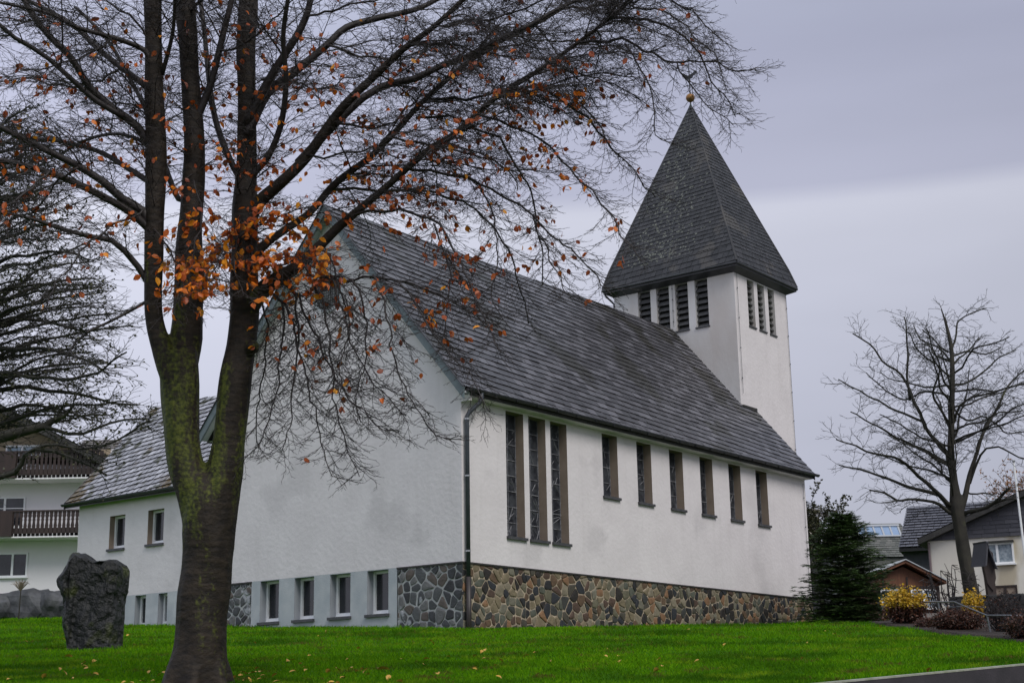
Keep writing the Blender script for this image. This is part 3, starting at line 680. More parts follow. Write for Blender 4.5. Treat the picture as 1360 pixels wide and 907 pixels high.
def sphere(mb,c,r,n=14,sq=1):
    vs=[];fs=[]
    for j in range(n//2+1):
        th_=math.pi*j/(n//2)
        for i in range(n): vs.append((c[0]+r*math.sin(th_)*math.cos(2*math.pi*i/n),c[1]+r*math.sin(th_)*math.sin(2*math.pi*i/n),c[2]+r*math.cos(th_)*sq))
    for j in range(n//2):
        for i in range(n): fs.append((j*n+i,j*n+(i+1)%n,(j+1)*n+(i+1)%n,(j+1)*n+i))
    mb.add(vs,fs)
mb=MB(); sphere(mb,(CU,CV,22.42),.2,20); mb.build('ball_finial',M['gold'],SP,smooth=True)
mb=MB(); mb.tube([(CU,CV,22.1),(CU,CV,23.4),(CU,CV,24.3)],[.03,.025,.015],8)
q=lambda a,b,n:(CU-n,CV+a,b)
pr=[(-.42,23.55),(-.30,23.66),(-.18,23.56),(.10,23.50),(.24,23.66),(.42,23.74),(.34,23.52),(.22,23.38),(.04,23.30),(-.14,23.34),(-.26,23.48)]
mb.prism([Vector(q(a,b,.012)) for a,b in pr],[Vector(q(a,b,-.012)) for a,b in pr]); mb.box(q,-.3,.3,23.02,23.05,-.012,.012)
mb.build('weather_vane',M['gutter'],SP)
# lightning conductors with little stand-offs
def wire(pts,step=1.05,r=.008,studs=True):
    mb=MB()
    mb.tube(pts,r,5)
    if studs:
        for i in range(len(pts)-1):
            a,b=Vector(pts[i]),Vector(pts[i+1]); n=int((b-a).length/step)
            for k_ in range(n+1):
                c=a.lerp(b,(k_+.5)/(n+1)); mb.tube([c-Vector((.0,0,.025)),c+Vector((0,0,.025))],.022,6)
    return mb.build('lightning_conductor',M['pipe'],CH)
wire([TS(T0+.16,13.2,.05),TS(T0+.16,8.2,.05)],1.3)
wire([TS(T1-.12,13.2,.05),TS(T1-.12,3.4,.05)],1.35)
wire([SIDE(L_-.25,4.4,.05),SIDE(L_-.25,-.1,.05)],1.2)
wire([TF(5.02,13.3,.04),TF(5.02,11.4,.04)],.5)
n_=Vector((-1,0,.3)).normalized()*.13
mb=MB(); mb.tube([Vector((CU,CV,22.2)),Vector((CU-.45,CV+.0,20.6))+n_,Vector((CU-1.4,CV+.0,17.1))+n_,Vector((E1[0]*-1+CU-.02,CV+.0,14.3))+n_,(T0-.46,CV,13.6)],.007,5); mb.build('lightning_conductor',M['pipe'],CH)
# tower downpipe at its far left corner, small vent on roof step
mb=MB(); mb.tube([TF(V1+.3,13.45,.3),TF(V1+.28,13.3,.25),TF(V1+.06,12.95,-.06),TF(V1+.06,11,-.06)],.045,8); mb.build('tower_pipe',M['pipe'],CH)
mb=MB()
for i in range(34):
    v=V0+.02+i*(AP-V0)/34
    mb.box(TF,v,v+.1,roofw(v)-.05,roofw(v)+.10,.0,.05)
mb.box(SIDE,T0-.02,21.16,roofw(V0-.05)+.0,roofw(V0-.05)+.09,-V0-.0,-V0+.14)
mb.build('flashing',M['fascia'],CH)

# ---- annex
AV0,AV1=GW,17.85; AE=3.30; AR=7.25; AU0=.5; ARU=3.8; AU1=7.1
mb=MB()
anw=[(15.27,16.10,1.62,2.76),(13.24,14.06,1.62,2.77),(11.20,12.02,1.62,2.77)]
anb=[(13.99,14.54,-1.05,-.03),(12.90,13.35,-1.05,-.03),(11.75,12.25,-1.05,-.03)]
wallgrid(mb,ANX,AV0,AV1,0,AE+.08,anw)
sl2=(AR-AE)/(ARU-.15)
gp=[(AU0,AV1,-3.2),(AU1,AV1,-3.2),(AU1,AV1,AR-(AU1-ARU)*sl2-.02),(ARU,AV1,AR-.05),(AU0,AV1,AR-(ARU-AU0)*sl2-.02)]
mb.add(gp,[(0,1,2,3,4)]); mb.add([(AU1,AV0,-3.2),(AU1,AV1,-3.2),(AU1,AV1,AE),(AU1,AV0,AE)],[(0,1,2,3)])
mb.build('annex_wall',M['plaster'],CH)
mb=MB(); wallgrid(mb,ANX,AV0,AV1,-3.2,-.002,anb,n=.006); mb.build('annex_plinth',M['plaster_grey'],CH)
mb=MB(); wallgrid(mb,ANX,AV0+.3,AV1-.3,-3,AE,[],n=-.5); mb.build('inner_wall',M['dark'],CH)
for h_ in anw: window(ANX,*h_,.26,'white','window',M['reveal'])
for h_ in anb: window(ANX,*h_,.26,'white','window',M['reveal_grey'])
mb=MB(); mb2=MB(); sl_=math.hypot(ARU-.15,AR-AE)
O=(.15,18.2,AE+.03); X=(0,-1,0); Y=(ARU-.15,0,AR-AE)
slates(mb,O,X,Y,[(0,0),(18.2-GW+.35,0),(18.2-GW+4.2,sl_),(0,sl_)],.29,.31,.1,lift=.04,th=.03,gap=.05,slope=.14)
roofslab(mb2,O,X,Y,[(0.02,.02),(18.2-GW-.02,.02),(18.2-GW+4.2,sl_),(0.02,sl_)])
O=(ARU*2-.15,GW-.3,AE+.03); X=(0,1,0); Y=(-(ARU-.15),0,AR-AE)
slates(mb,O,X,Y,[(0,0),(18.2-GW+.3,0),(18.2-GW+.3,sl_),(0,sl_)],.29,.31,.1,lift=.04,th=.03,gap=.05)
roofslab(mb2,O,X,Y,[(0.02,.02),(18.2-GW+.3,.02),(18.2-GW+.3,sl_),(0.02,sl_)])
ar=mb.build('annex_roof',[M['annex_slate'],M['slate_edge']],CH); mb2.build('underlay',M['slate_base'],ar)
mb=MB(); P=lambda a,b,n:(.15-n,a,b); gutter(mb,P,GW+.3,18.28,AE+.02,.06,.07); mb.box(P,GW+.3,18.2,AE-.1,AE+.03,-.05,-.02); mb.box(P,GW+.3,18.2,AE-.02,AE+.02,-.35,-.05); mb.build('annex_gutter',M['gutter'],CH)
mb=MB()
for s_ in (0,1):
    u0_=.13 if s_==0 else ARU*2-.13
    A=[(u0_,18.2,AE-.15),(u0_,18.25,AE-.15),(u0_,18.25,AE+.09),(u0_,18.2,AE+.09)]; B=[(ARU,p[1],p[2]+AR-AE) for p in A]
    mb.prism([Vector(p) for p in A],[Vector(p) for p in B])
mb.build('annex_bargeboard',M['fascia'],CH)
# ------------------------------------------------------------ trees
def shift(mb,o): mb.v=[(x-o[0],y-o[1],z-o[2]) for x,y,z in mb.v]; return mb
def resample(pts,step):
    # Catmull-Rom through (Vector, radius) knots
    P=[p for p,_ in pts]; Rr=[r for _,r in pts]; out=[]; n=len(P)
    for i in range(n-1):
        p0=P[max(i-1,0)];p1=P[i];p2=P[i+1];p3=P[min(i+2,n-1)]
        k=max(1,int((p2-p1).length/step))
        for j in range(k):
            t=j/k; q=.5*((2*p1)+(p2-p0)*t+(2*p0-5*p1+4*p2-p3)*t*t+(3*p1-p0-3*p2+p3)*t**3)
            out.append((q,Rr[i]*(1-t)+Rr[i+1]*t))
    out.append(pts[-1]); return out
def perp(d,rn):
    a=Vector((rn.gauss(0,1),rn.gauss(0,1),rn.gauss(0,1))); a=a-d*a.dot(d)
    return a.normalized() if a.length>1e-6 else Vector((1,0,0))
class Twigs:
    def __init__(s,seed,flat=.0): s.mb=MB(); s.rn=random.Random(seed); s.nodes=[]; s.flat=flat
    def path(s,p,d,length,n,droop,curl,wig):
        pts=[p.copy()]; st=length/n; d=d.normalized(); rn=s.rn
        for i in range(n):
            f=i/n
            d=(d+Vector((rn.gauss(0,wig),rn.gauss(0,wig),rn.gauss(0,wig)))+Vector((0,0,-droop*st*(1-f*.9)+curl*st*f*f*1.6))).normalized()
            p=p+d*st; pts.append(p.copy())
        return pts
    def grow(s,pts,rad,lvl,prm,density=1.0,start=.0):
        """children along a polyline; prm = list of dicts per level"""
        if lvl>=len(prm): return
        g=prm[lvl]; rn=s.rn
        L=0; seg=[(pts[i],pts[i+1],(pts[i+1]-pts[i]).length) for i in range(len(pts)-1)]
        tot=sum(x[2] for x in seg)
        if tot<1e-6: return
        nxt=start*tot+rn.uniform(.2,1)*g['gap']/density; side=rn.choice((-1,1))
        for a,b,l in seg:
            if l<1e-9: continue
            while nxt<L+l:
                f=(nxt-L)/l; p=a.lerp(b,f); d=(b-a)/l; fr=nxt/tot
                ln=g['len']*rn.uniform(.55,1.25)*(1-g.get('taper',.45)*fr)
                # alternate two-ranked branching
                up=Vector((0,0,1)); sd=d.cross(up)
                if sd.length<.2: sd=perp(d,rn)
                sd.normalize(); pl=(sd*side+perp(d,rn)*g.get('spread',.6)).normalized()
                if 'zb' in g: pl=(pl+Vector((0,0,g['zb']))).normalized()
                an=math.radians(g['ang']*rn.uniform(.7,1.25))
                cd=(d*math.cos(an)+pl*math.sin(an)).normalized()
                n=g['n']; q=s.path(p,cd,ln,n,g.get('droop',0),g.get('curl',0),g.get('wig',.1))
                r0_=g['r']*rn.uniform(.8,1.2); r=[r0_+(g['r1']-r0_)*i/n for i in range(n+1)]
                s.mb.tube(q,r,g.get('sides',3),cap=False)
                if lvl>=g.get('leaflvl',1): s.nodes+= [(x,cd) for x in q[1:]]
                s.grow(q,r,lvl+1,prm)
                side=-side; nxt+=g['gap']*rn.uniform(.6,1.4)/density
            L+=l
def leafshape(mb,p,dirn,size,rn,curl=.25):
    d=dirn.normalized(); s=perp(d,rn); n=d.cross(s)
    l=size; w=size*.34
    pts=[(0,0,0),(.22*l,w*.8,curl*w),(.55*l,w,curl*w*1.2),(.85*l,w*.5,curl*w*.4),(1.05*l,0,-.15*l),(.85*l,-w*.5,curl*w*.4),(.55*l,-w,curl*w*1.2),(.22*l,-w*.8,curl*w)]
    mid=[(.3*l,0,0),(.7*l,0,-.03*l)]
    vs=[p+d*a+s*b+n*c for a,b,c in pts+mid]
    mb.add(vs,[(0,1,2,8),(8,2,3,9),(9,3,4),(9,4,5),(8,9,5,6),(0,8,6,7)] if False else [(0,1,8),(1,2,9,8),(2,3,9),(3,4,9),(4,5,9),(5,6,9),(6,7,8,9),(7,0,8)])

# ---- big beech in front of the gable
BD=19.0
def T(lst,D0=BD,k=1.0,dd=None):
    """traced limb: (px,py,width_px,depth offset)"""
    out=[]
    for e in lst:
        D=D0+e[3]; p=at(e[0],e[1],D); out.append((p,e[2]/2/FPX*D*k))
    return out
def ramp_(pts,w0,w1,d0,d1):
    L=[0]
    for i in range(1,len(pts)): L.append(L[-1]+math.dist(pts[i-1],pts[i]))
    return [(x,y,w0+(w1-w0)*l/L[-1],d0+(d1-d0)*(l/L[-1])**1.2) for (x,y),l in zip(pts,L)]
base=(262,915)
stems=[ # trunk, then stems and the stoutest limbs: all one welded surface
 [(262,935,96,0),(262,905,82,0),(265,870,72,0),(268,820,68,0),(272,760,67,0),(275,710,68,0),(277,665,66,.0),(277,640,54,0),(277,628,30,0)],
 [(271,745,58,0),(268,700,55,0),(261,658,53,0),(249,622,50,0),(243,590,49,0),(240,550,52,0),(238,500,54,0),(236,470,56,0)],
 [(277,745,60,0),(283,700,58,0),(292,655,57,0),(300,625,52,.0),(304,590,46,0),(308,550,46,0),(313,500,45,0),(320,460,42,.05),(324,420,40,.1),(324,390,40,.1),(325,330,38,.15),(325,270,36,.2),(328,200,27,.3),(328,130,27,.3),(327,60,27,.4),(330,0,28,.5),(332,-120,24,.7),(340,-300,17,1),(352,-480,8,1.4)],
 [(244,540,36,-.05),(226,500,30,-.1),(214,460,28,-.1),(205,425,26,-.1),(203,380,25,-.15),(205,300,28,-.2),(207,200,31,-.25),(205,130,27,-.3),(204,50,25,-.3),(203,0,25,-.4),(200,-120,20,-.5),(190,-320,12,-.7)],
 [(240,540,40,.05),(242,490,42,.08),(247,450,46,.1),(250,400,42,.1),(251,330,38,.1),(255,270,33,.1),(258,200,31,.1),(256,150,27,.1),(252,90,28,.1),(250,50,28,.1),(246,0,29,.1),(240,-150,22,.2),(236,-330,13,.3)],
 [(322,420,34,.05),(345,388,27,-.05),(372,368,21,-.1),(400,350,18,-.15),(425,326,16,-.25),(450,301,15,-.3),(485,272,13,-.4),(518,244,12,-.5),(568,200,11,-.6),(602,179,10.5,-.7),(660,129,9.5,-.8),(714,95,8.5,-.9),(772,54,7.5,-1.0),(816,20,7.5,-1.1),(850,-10,7,-1.2),(930,-80,4,-1.4)],
 [(325,300,22,.15),(345,268,19,.15),(372,244,18,.1),(406,210,17,.05),(440,162,15.5,0),(462,135,14,-.1),(501,98,12.5,-.2),(538,64,11,-.3),(575,37,10,-.4),(612,3,9,-.5),(680,-60,7,-.7),(740,-120,4,-.9)],
 [(330,380,16,.2),(334,358,15,.3),(344,331,15,.4),(360,318,13,.45),(379,305,12.5,.5),(412,282,12,.6),(439,250,12,.7),(460,232,11.5,.75),(490,210,11,.85),(518,183,10.5,.95),(551,146,9.5,1.05),(568,129,9,1.1),(595,105,9.5,1.2),(626,80,8.5,1.3),(660,58,7.5,1.4),(704,37,6.5,1.5),(755,7,5,1.6),(800,-30,3,1.7)],
]
limbs=[
 ramp_([(328,180),(355,125),(389,98),(433,61),(460,37),(500,25),(560,10),(610,-20)],15,6,.2,.9),
 ramp_([(328,165),(345,129),(366,91),(386,61),(406,24),(420,-30),(440,-90)],14,7,.2,-.6),
 ramp_([(256,170),(271,135),(281,108),(291,68),(301,27),(308,0),(320,-60)],12,7,.1,-.4),
 ramp_([(396,217),(440,170),(484,129),(518,112),(551,105),(585,88),(619,76),(660,54),(704,34),(738,14),(790,-10)],14,5,.1,.6),
 ramp_([(207,210),(183,169),(152,146),(118,115),(95,78),(64,47),(41,17),(20,-20),(-20,-70)],13,6,-.2,-1.4),
 ramp_([(165,155),(129,135),(91,102),(64,78),(40,62),(20,51),(0,34),(-50,0)],9,5,-.6,-1.6),
 ramp_([(207,315),(190,281),(162,264),(135,240),(102,220),(68,203),(34,186),(0,169),(-60,140)],13,7,-.2,-1.2),
 ramp_([(205,312),(176,284),(142,264),(102,244),(68,230),(34,220),(0,213),(-60,205)],12,7,-.2,-1.8),
 ramp_([(203,245),(169,223),(135,203),(102,193),(68,186),(34,183),(0,170)],9,4,-.2,.9),
 ramp_([(203,125),(190,112),(162,91),(129,64),(98,34),(68,17),(41,3),(0,-20)],10,5,-.3,.6),
 ramp_([(205,95),(193,68),(152,51),(102,37),(70,20),(30,10),(0,4)],9,4,-.3,-1.6),
 ramp_([(201,385),(195,373),(183,354),(166,334),(149,320),(118,314),(78,303),(40,290),(0,282)],10,4,-.1,-1.2),
 ramp_([(199,398),(169,415),(142,429),(118,440),(100,455),(88,475)],5,2.5,-.1,-.9),
 ramp_([(203,200),(183,185),(150,178),(110,188),(80,205),(50,215)],6,3,-.2,1.4),
 ramp_([(256,270),(237,264),(226,240),(216,210),(200,160),(170,100),(140,50),(100,10)],9,4,.1,1.6),
 ramp_([(215,100),(230,40),(232,-20)],7,4,-.3,-1.2),
 ramp_([(325,250),(300,200),(284,150),(276,90),(270,30),(262,-30)],10,6,.2,1.3),
 ramp_([(326,240),(352,215),(372,170),(380,110),(376,50),(384,-10)],10,6,.2,-1.2),
]
droop=[ # finer limbs that arch over and hang
 ramp_([(395,345),(412,363),(440,368),(470,370),(495,366),(530,372),(565,384),(600,402),(640,430)],6,2,-.2,-1.6),
 ramp_([(470,285),(500,280),(541,280),(575,295),(600,325),(622,370),(640,420),(668,468)],6,2,-.4,-1.9),
 ramp_([(441,249),(500,254),(551,254),(602,264),(640,285),(672,330),(690,380),(700,430)],6,2,.7,1.8),
 ramp_([(541,223),(585,230),(640,244),(670,261),(707,288),(740,320),(780,350),(812,390)],6,2,-.5,-1.3),
 ramp_([(551,157),(595,156),(640,173),(667,193),(687,223),(704,247),(711,288),(718,340),(720,380)],5.5,2,1.0,2.0),
 ramp_([(568,129),(612,132),(660,125),(687,118),(720,129),(755,135),(781,150),(800,180),(825,210)],6,2.2,1.1,.4),
 ramp_([(640,150),(690,170),(735,200),(770,235),(800,270),(820,300),(845,345)],5,2,-.7,-2.0),
 ramp_([(700,105),(740,130),(790,165),(820,205),(850,235),(872,262)],4.5,1.8,-.9,.3),
 ramp_([(772,54),(816,52),(849,61),(883,81),(910,83),(950,88),(980,93),(1008,91)],6,1.8,-1,-1.8),
 ramp_([(805,24),(856,25),(900,45),(930,75),(948,108),(960,130),(978,155)],5.5,1.8,-1.1,-.4),
 ramp_([(738,14),(800,6),(860,12),(905,30),(930,55),(950,72),(960,95)],5.5,1.8,1.5,1.0),
 ramp_([(850,-10),(890,-2),(925,18),(945,45),(960,58)],4.5,1.8,-1.2,-2),
 ramp_([(832,58),(845,85),(860,115),(868,146),(873,176),(900,195)],3.5,1.5,-1.2,-1.4),
 ramp_([(900,83),(915,110),(935,135),(955,150),(972,165)],3,1.5,-1.4,-1.0),
 ramp_([(350,385),(372,400),(388,430),(400,470),(412,520),(420,560),(432,600),(440,630)],5,1.6,-.1,-1.4),
 ramp_([(365,372),(395,395),(415,440),(440,490),(465,530),(500,560),(530,573)],5,1.6,-.1,-1.8),
 ramp_([(380,366),(392,410),(398,460),(392,510),(385,560),(372,600)],4.5,1.6,-.15,-.9),
 ramp_([(470,370),(482,410),(485,450),(480,500),(470,530),(480,560)],4,1.5,-.8,-1.0),
 ramp_([(495,366),(512,410),(520,460),(535,510),(560,545),(580,575),(605,582)],4,1.5,-1,-1.7),
 ramp_([(530,372),(555,410),(572,440),(600,470),(625,500),(650,545)],3.6,1.5,-1.2,-2),
 ramp_([(575,295),(590,340),(596,380),(590,430),(600,470)],3.6,1.5,-1,-1.2),
 ramp_([(425,326),(440,350),(455,400),(462,450),(450,500),(455,540)],3.6,1.5,-.3,-1.4),
 ramp_([(640,244),(655,290),(660,340),(655,390),(672,430)],3.6,1.5,-.8,-1.3),
 ramp_([(707,288),(725,330),(742,370),(760,400)],3.2,1.5,-.9,-1.5),
 ramp_([(346,392),(356,430),(352,480),(345,530),(338,570),(352,600)],4,1.5,.1,.9),
 ramp_([(412,363),(425,400),(436,450),(440,500),(448,550),(460,600),(478,632)],4.2,1.5,-.4,-1.2),
 ramp_([(372,400),(376,440),(370,490),(360,540),(350,580),(335,600)],4,1.5,-.2,-.5),
 ramp_([(440,368),(452,410),(466,455),(490,500),(515,530),(540,552)],4,1.5,-.6,-1.5),
 # in front of the stems, carrying the bright leaves
 ramp_([(258,240),(262,262),(268,290),(262,330),(250,362),(238,395),(230,415)],4,1.6,-.2,-1.3),
 ramp_([(320,290),(305,318),(290,345),(276,370),(262,392)],4,1.6,.0,-1.2),
 ramp_([(330,330),(340,345),(356,352),(380,350),(405,345),(430,352)],4,1.8,-.1,-1.2),
 ramp_([(326,300),(312,335),(318,370),(330,395)],4,1.6,0,-1.2),
 ramp_([(207,300),(222,325),(235,350),(246,380),(250,400)],4,1.6,-.3,-1.3),
 # fine growth at left and top
 ramp_([(190,281),(150,300),(110,330),(80,370),(60,400)],5,1.8,-.6,-2),
 ramp_([(68,230),(40,250),(10,270),(-20,300)],5,2,-1.4,-2.2),
 ramp_([(102,220),(70,250),(40,290),(10,310),(-30,330)],4.5,2,-1,-.2),
 ramp_([(162,91),(120,110),(80,115),(40,105),(0,110)],4.5,2,0,1.6),
 ramp_([(152,51),(110,75),(60,90),(20,95)],4.5,2,-.6,-1.8),
 ramp_([(433,61),(480,75),(530,80),(580,60),(640,40)],5,2,.4,1.8),
 ramp_([(406,24),(450,10),(500,0),(560,-10)],5,2,-.3,-1.4),
 ramp_([(366,91),(400,115),(440,115),(480,100)],4.5,2,-.1,-1.6),
 ramp_([(291,68),(330,55),(365,25),(400,-10)],4.5,2,-.1,-1.6),
 ramp_([(406,210),(450,205),(500,195),(540,175),(590,170)],4.5,2,0,-1.6),
 ramp_([(440,162),(480,170),(520,160),(560,130),(610,110)],4.5,2,0,1.8),
 ramp_([(575,37),(620,30),(680,15),(740,0),(800,5)],5,2,-.4,-1.6),
 ramp_([(538,64),(580,55),(640,70),(700,75),(750,90)],4.5,2,-.3,-1.8),
 ramp_([(660,129),(700,125),(745,110),(800,95),(850,105)],4.5,2,-.8,-1.6),
 ramp_([(619,76),(680,60),(740,55),(800,60),(850,75)],4.5,2,.5,1.6),
 ramp_([(518,183),(560,190),(610,200),(655,215),(690,250)],4.5,2,.9,1.9),
 ramp_([(714,95),(760,95),(810,110),(850,130)],4,1.8,-.9,-.2),
 ramp_([(205,60),(180,30),(150,5),(120,-20)],5,2,-.3,-1),
 ramp_([(246,20),(270,0),(290,-40)],6,3,.1,-1),
]
tb=at(262,907,BD); tbase=Vector((tb.x,tb.y,gz(tb.x,tb.y)-.05))
BEECH=thing('beech_tree','huge old beech with mossy forked trunk and last orange leaves before the gable','tree',tbase)
mb=MB()
for i_ in (5,6,7): stems[i_]=[(x,y,w*(.92 if k_>2 else 1),d) for k_,(x,y,w,d) in enumerate(stems[i_])]
for st_ in stems: mb.tube([p for p,_ in resample(T(st_),.12)],[r for _,r in resample(T(st_),.12)],14,wob=.16)
# root flare
for k_ in range(7):
    an=k_*.9+.3; p0=at(262,900,BD)+Vector((math.cos(an)*.24,math.sin(an)*.24,.42)); p1=Vector((tbase.x+math.cos(an)*.40,tbase.y+math.sin(an)*.40,tbase.z+.05)); p2=p1+Vector((math.cos(an)*.22,math.sin(an)*.22,-.15))
    mb.tube([p0,p0.lerp(p1,.6)+Vector((0,0,-.05)),p1,p2],[.06,.10,.09,.04],8)
# knots
for (x,y,dd,r) in ((335,461,-.12,.10),(223,466,-.1,.08)):
    sphere(mb,at(x,y,BD+dd),r,12)
trunk=shift(mb,tbase).build('trunk',M['bark'],BEECH,smooth=True)
recalc(trunk)
rm=trunk.modifiers.new('weld','REMESH'); rm.mode='VOXEL'; rm.voxel_size=.026; rm.use_smooth_shade=True
smm=trunk.modifiers.new('smooth','SMOOTH'); smm.factor=.5; smm.iterations=3
# branches and twigs
TWG=Twigs(11)
lm_all=[]
for l in limbs:
    q=resample(T(l),.14); TWG.mb.tube([p for p,_ in q],[r for _,r in q],8,wob=.1); lm_all.append((q,1))
for l in droop:
    q=resample(T(l),.10)
    q=[(p+Vector((noise.noise(p*3.1),noise.noise(p*3.1+Vector((9,0,0))),noise.noise(p*3.1+Vector((0,9,0)))))*.06+Vector((noise.noise(p*8),noise.noise(p*8+Vector((9,0,0))),noise.noise(p*8+Vector((0,9,0)))))*.03,r*.8) for p,r in q]
    TWG.mb.tube([p for p,_ in q],[r for _,r in q],5); lm_all.append((q,2))
drn=random.Random(77)
for src,cnt in ((5,20),(7,14),(6,9),(2,5)):
    q=resample(T(stems[src][3:] if src!=2 else stems[src][8:13]),.1); n_=len(q)
    for k_ in range(cnt):
        i_=int(n_*drn.uniform(.12,.92)); p0=q[i_][0]; dd=Vector((drn.uniform(-.2,1.0),drn.choice((-1,1))*drn.uniform(.3,1.1),drn.uniform(-.1,.5)))
        L_w=drn.uniform(1.1,2.3); pp=TWG.path(p0,dd,L_w,14,.75,.35,.10); rr_=[.013-.010*j/14 for j in range(15)]
        TWG.mb.tube(pp,rr_,5); lm_all.append((list(zip(pp,rr_)),2))
for st_ in stems[2:]:
    lm_all.append((resample(T(st_[4:]),.14),0))
PR0=[dict(gap=.19,len=1.45,ang=52,n=8,r=.0085,r1=.0032,droop=.28,curl=.25,wig=.10,spread=.55,taper=.6,sides=4,leaflvl=0),
     dict(gap=.105,len=.56,ang=46,n=5,r=.0042,r1=.0022,droop=.35,curl=.5,wig=.14,spread=.35,taper=.5,sides=3),
     dict(gap=.065,len=.17,ang=44,n=2,r=.0028,r1=.0018,droop=.2,curl=.8,wig=.2,spread=.3,taper=.4,sides=3)]
PR1=[dict(gap=.085,len=.72,ang=46,n=6,r=.0052,r1=.0025,droop=.55,curl=.7,wig=.12,spread=.5,taper=.5,sides=3,leaflvl=0),
     dict(gap=.075,len=.30,ang=44,n=3,r=.0032,r1=.0018,droop=.3,curl=.9,wig=.18,spread=.3,taper=.4,sides=3),
     dict(gap=.06,len=.075,ang=42,n=1,r=.0024,r1=.0018,wig=.2,spread=.3,taper=.2,sides=3)]
PRB=[dict(gap=.7,len=1.9,ang=50,n=12,r=.013,r1=.0045,droop=.16,curl=.1,wig=.09,spread=.9,taper=.8,sides=5,leaflvl=0)]+PR0[0:1]+PR0[1:]
PRB=[PRB[0],dict(PR0[0],gap=.17,len=.75,n=6,r=.006),dict(PR0[1],len=.36),PR0[2]]
for q,kd in lm_all:
    if kd<2:
        TWG.grow([p for p,_ in q],None,0,PRB,density=.7 if kd else .5,start=.2)
for q,kd in lm_all:
    pts=[p for p,_ in q]; rr=[r for _,r in q]
    if kd==2: TWG.grow(pts,rr,0,PR1)
    elif kd==1: TWG.grow(pts,rr,0,PR0,density=.85,start=.08)
    else: TWG.grow(pts,rr,0,PR0,density=1.15,start=.12)
nodes=TWG.nodes
print('beech twig verts',len(TWG.mb.v),'nodes',len(nodes))
shift(TWG.mb,tbase).build('crown',M['twig'],BEECH,smooth=True)
lrn=random.Random(21)
zones=[((250,376),.34,105,0),((240,330),.40,45,0),((275,300),.45,40,0),((330,345),.45,80,0),((375,345),.45,75,0),((420,345),.5,50,0),((325,300),.35,50,0),((395,300),.4,40,0),
 ((335,240),.5,40,1),((460,310),.4,25,1),((500,240),.5,32,1),((520,300),.5,26,1),((600,345),.4,30,1),((600,390),.4,14,1),((740,140),.5,46,1),((735,280),.5,22,1),((745,190),.4,18,1),((790,120),.35,14,1),((700,150),.4,14,1),
 ((120,250),.9,30,1),((20,280),.7,34,1),((80,100),1.0,22,1),((380,100),.9,34,1),((300,150),.6,22,1),((180,30),.6,10,1),((520,450),.25,8,1),((425,480),.3,6,1),((550,200),.6,16,1),((650,330),.5,14,1),((680,370),.3,5,1),((870,110),.7,10,1),((590,80),1,10,1),((260,200),.5,16,1),((450,50),.8,14,1),((30,130),.8,10,1),((140,290),.6,14,1),((420,230),1.2,60,1),((580,260),1.2,60,1),((480,360),1.0,50,1),((640,200),1.0,40,1),((350,120),1.2,40,1),((100,170),1.2,40,1),((400,400),.8,26,1),((310,230),.8,40,1),((230,200),.7,24,1),((300,110),1.6,70,1),((480,120),1.5,80,1),((420,330),1.2,70,1),((560,330),1.2,60,1),((690,200),1.2,60,1),((760,180),1.0,50,1),((60,200),1.6,70,1),((330,280),.8,60,1)]
lb=MB(); lr_=MB()
cell={}
for p,d_ in nodes: cell.setdefault((int(p.x//.5),int(p.y//.5),int(p.z//.5)),[]).append((p,d_))
cand=[(p,d_) for p,d_ in nodes]
for (pp,rad,cnt,tone) in zones:
    c=at(pp[0],pp[1],BD-.6); dirc=(c-Vector((0,0,EYE))).normalized()
    near=[]
    for p,d_ in cand:
        w=p-c; along=w.dot(dirc); r=(w-dirc*along).length
        if r<abs(lrn.gauss(0,rad*(.85 if tone==0 else 1.0))) and abs(along)<(1.0 if tone==0 else 2.6): near.append((p,d_,along))
    if not near: continue
    for i in range(cnt):
        p,d_,al=lrn.choice(near)
        for _ in range(lrn.choice((1,2,2)) if tone else lrn.choice((1,1,2))):
            dd=(d_*.4+Vector((lrn.gauss(0,.6),lrn.gauss(0,.6),-.75+lrn.gauss(0,.4))))
            leafshape(lb if (tone==0 or lrn.random()<.25) else lr_,p+Vector((lrn.gauss(0,.02),lrn.gauss(0,.02),-.01)),dd,lrn.uniform(.085,.125) if tone==0 else lrn.uniform(.07,.105),lrn,curl=lrn.uniform(-.3,.6))
shift(lb,tbase).build('orange_leaves',M['leaf'],BEECH); shift(lr_,tbase).build('rust_leaves',M['leaf_rust'],BEECH)

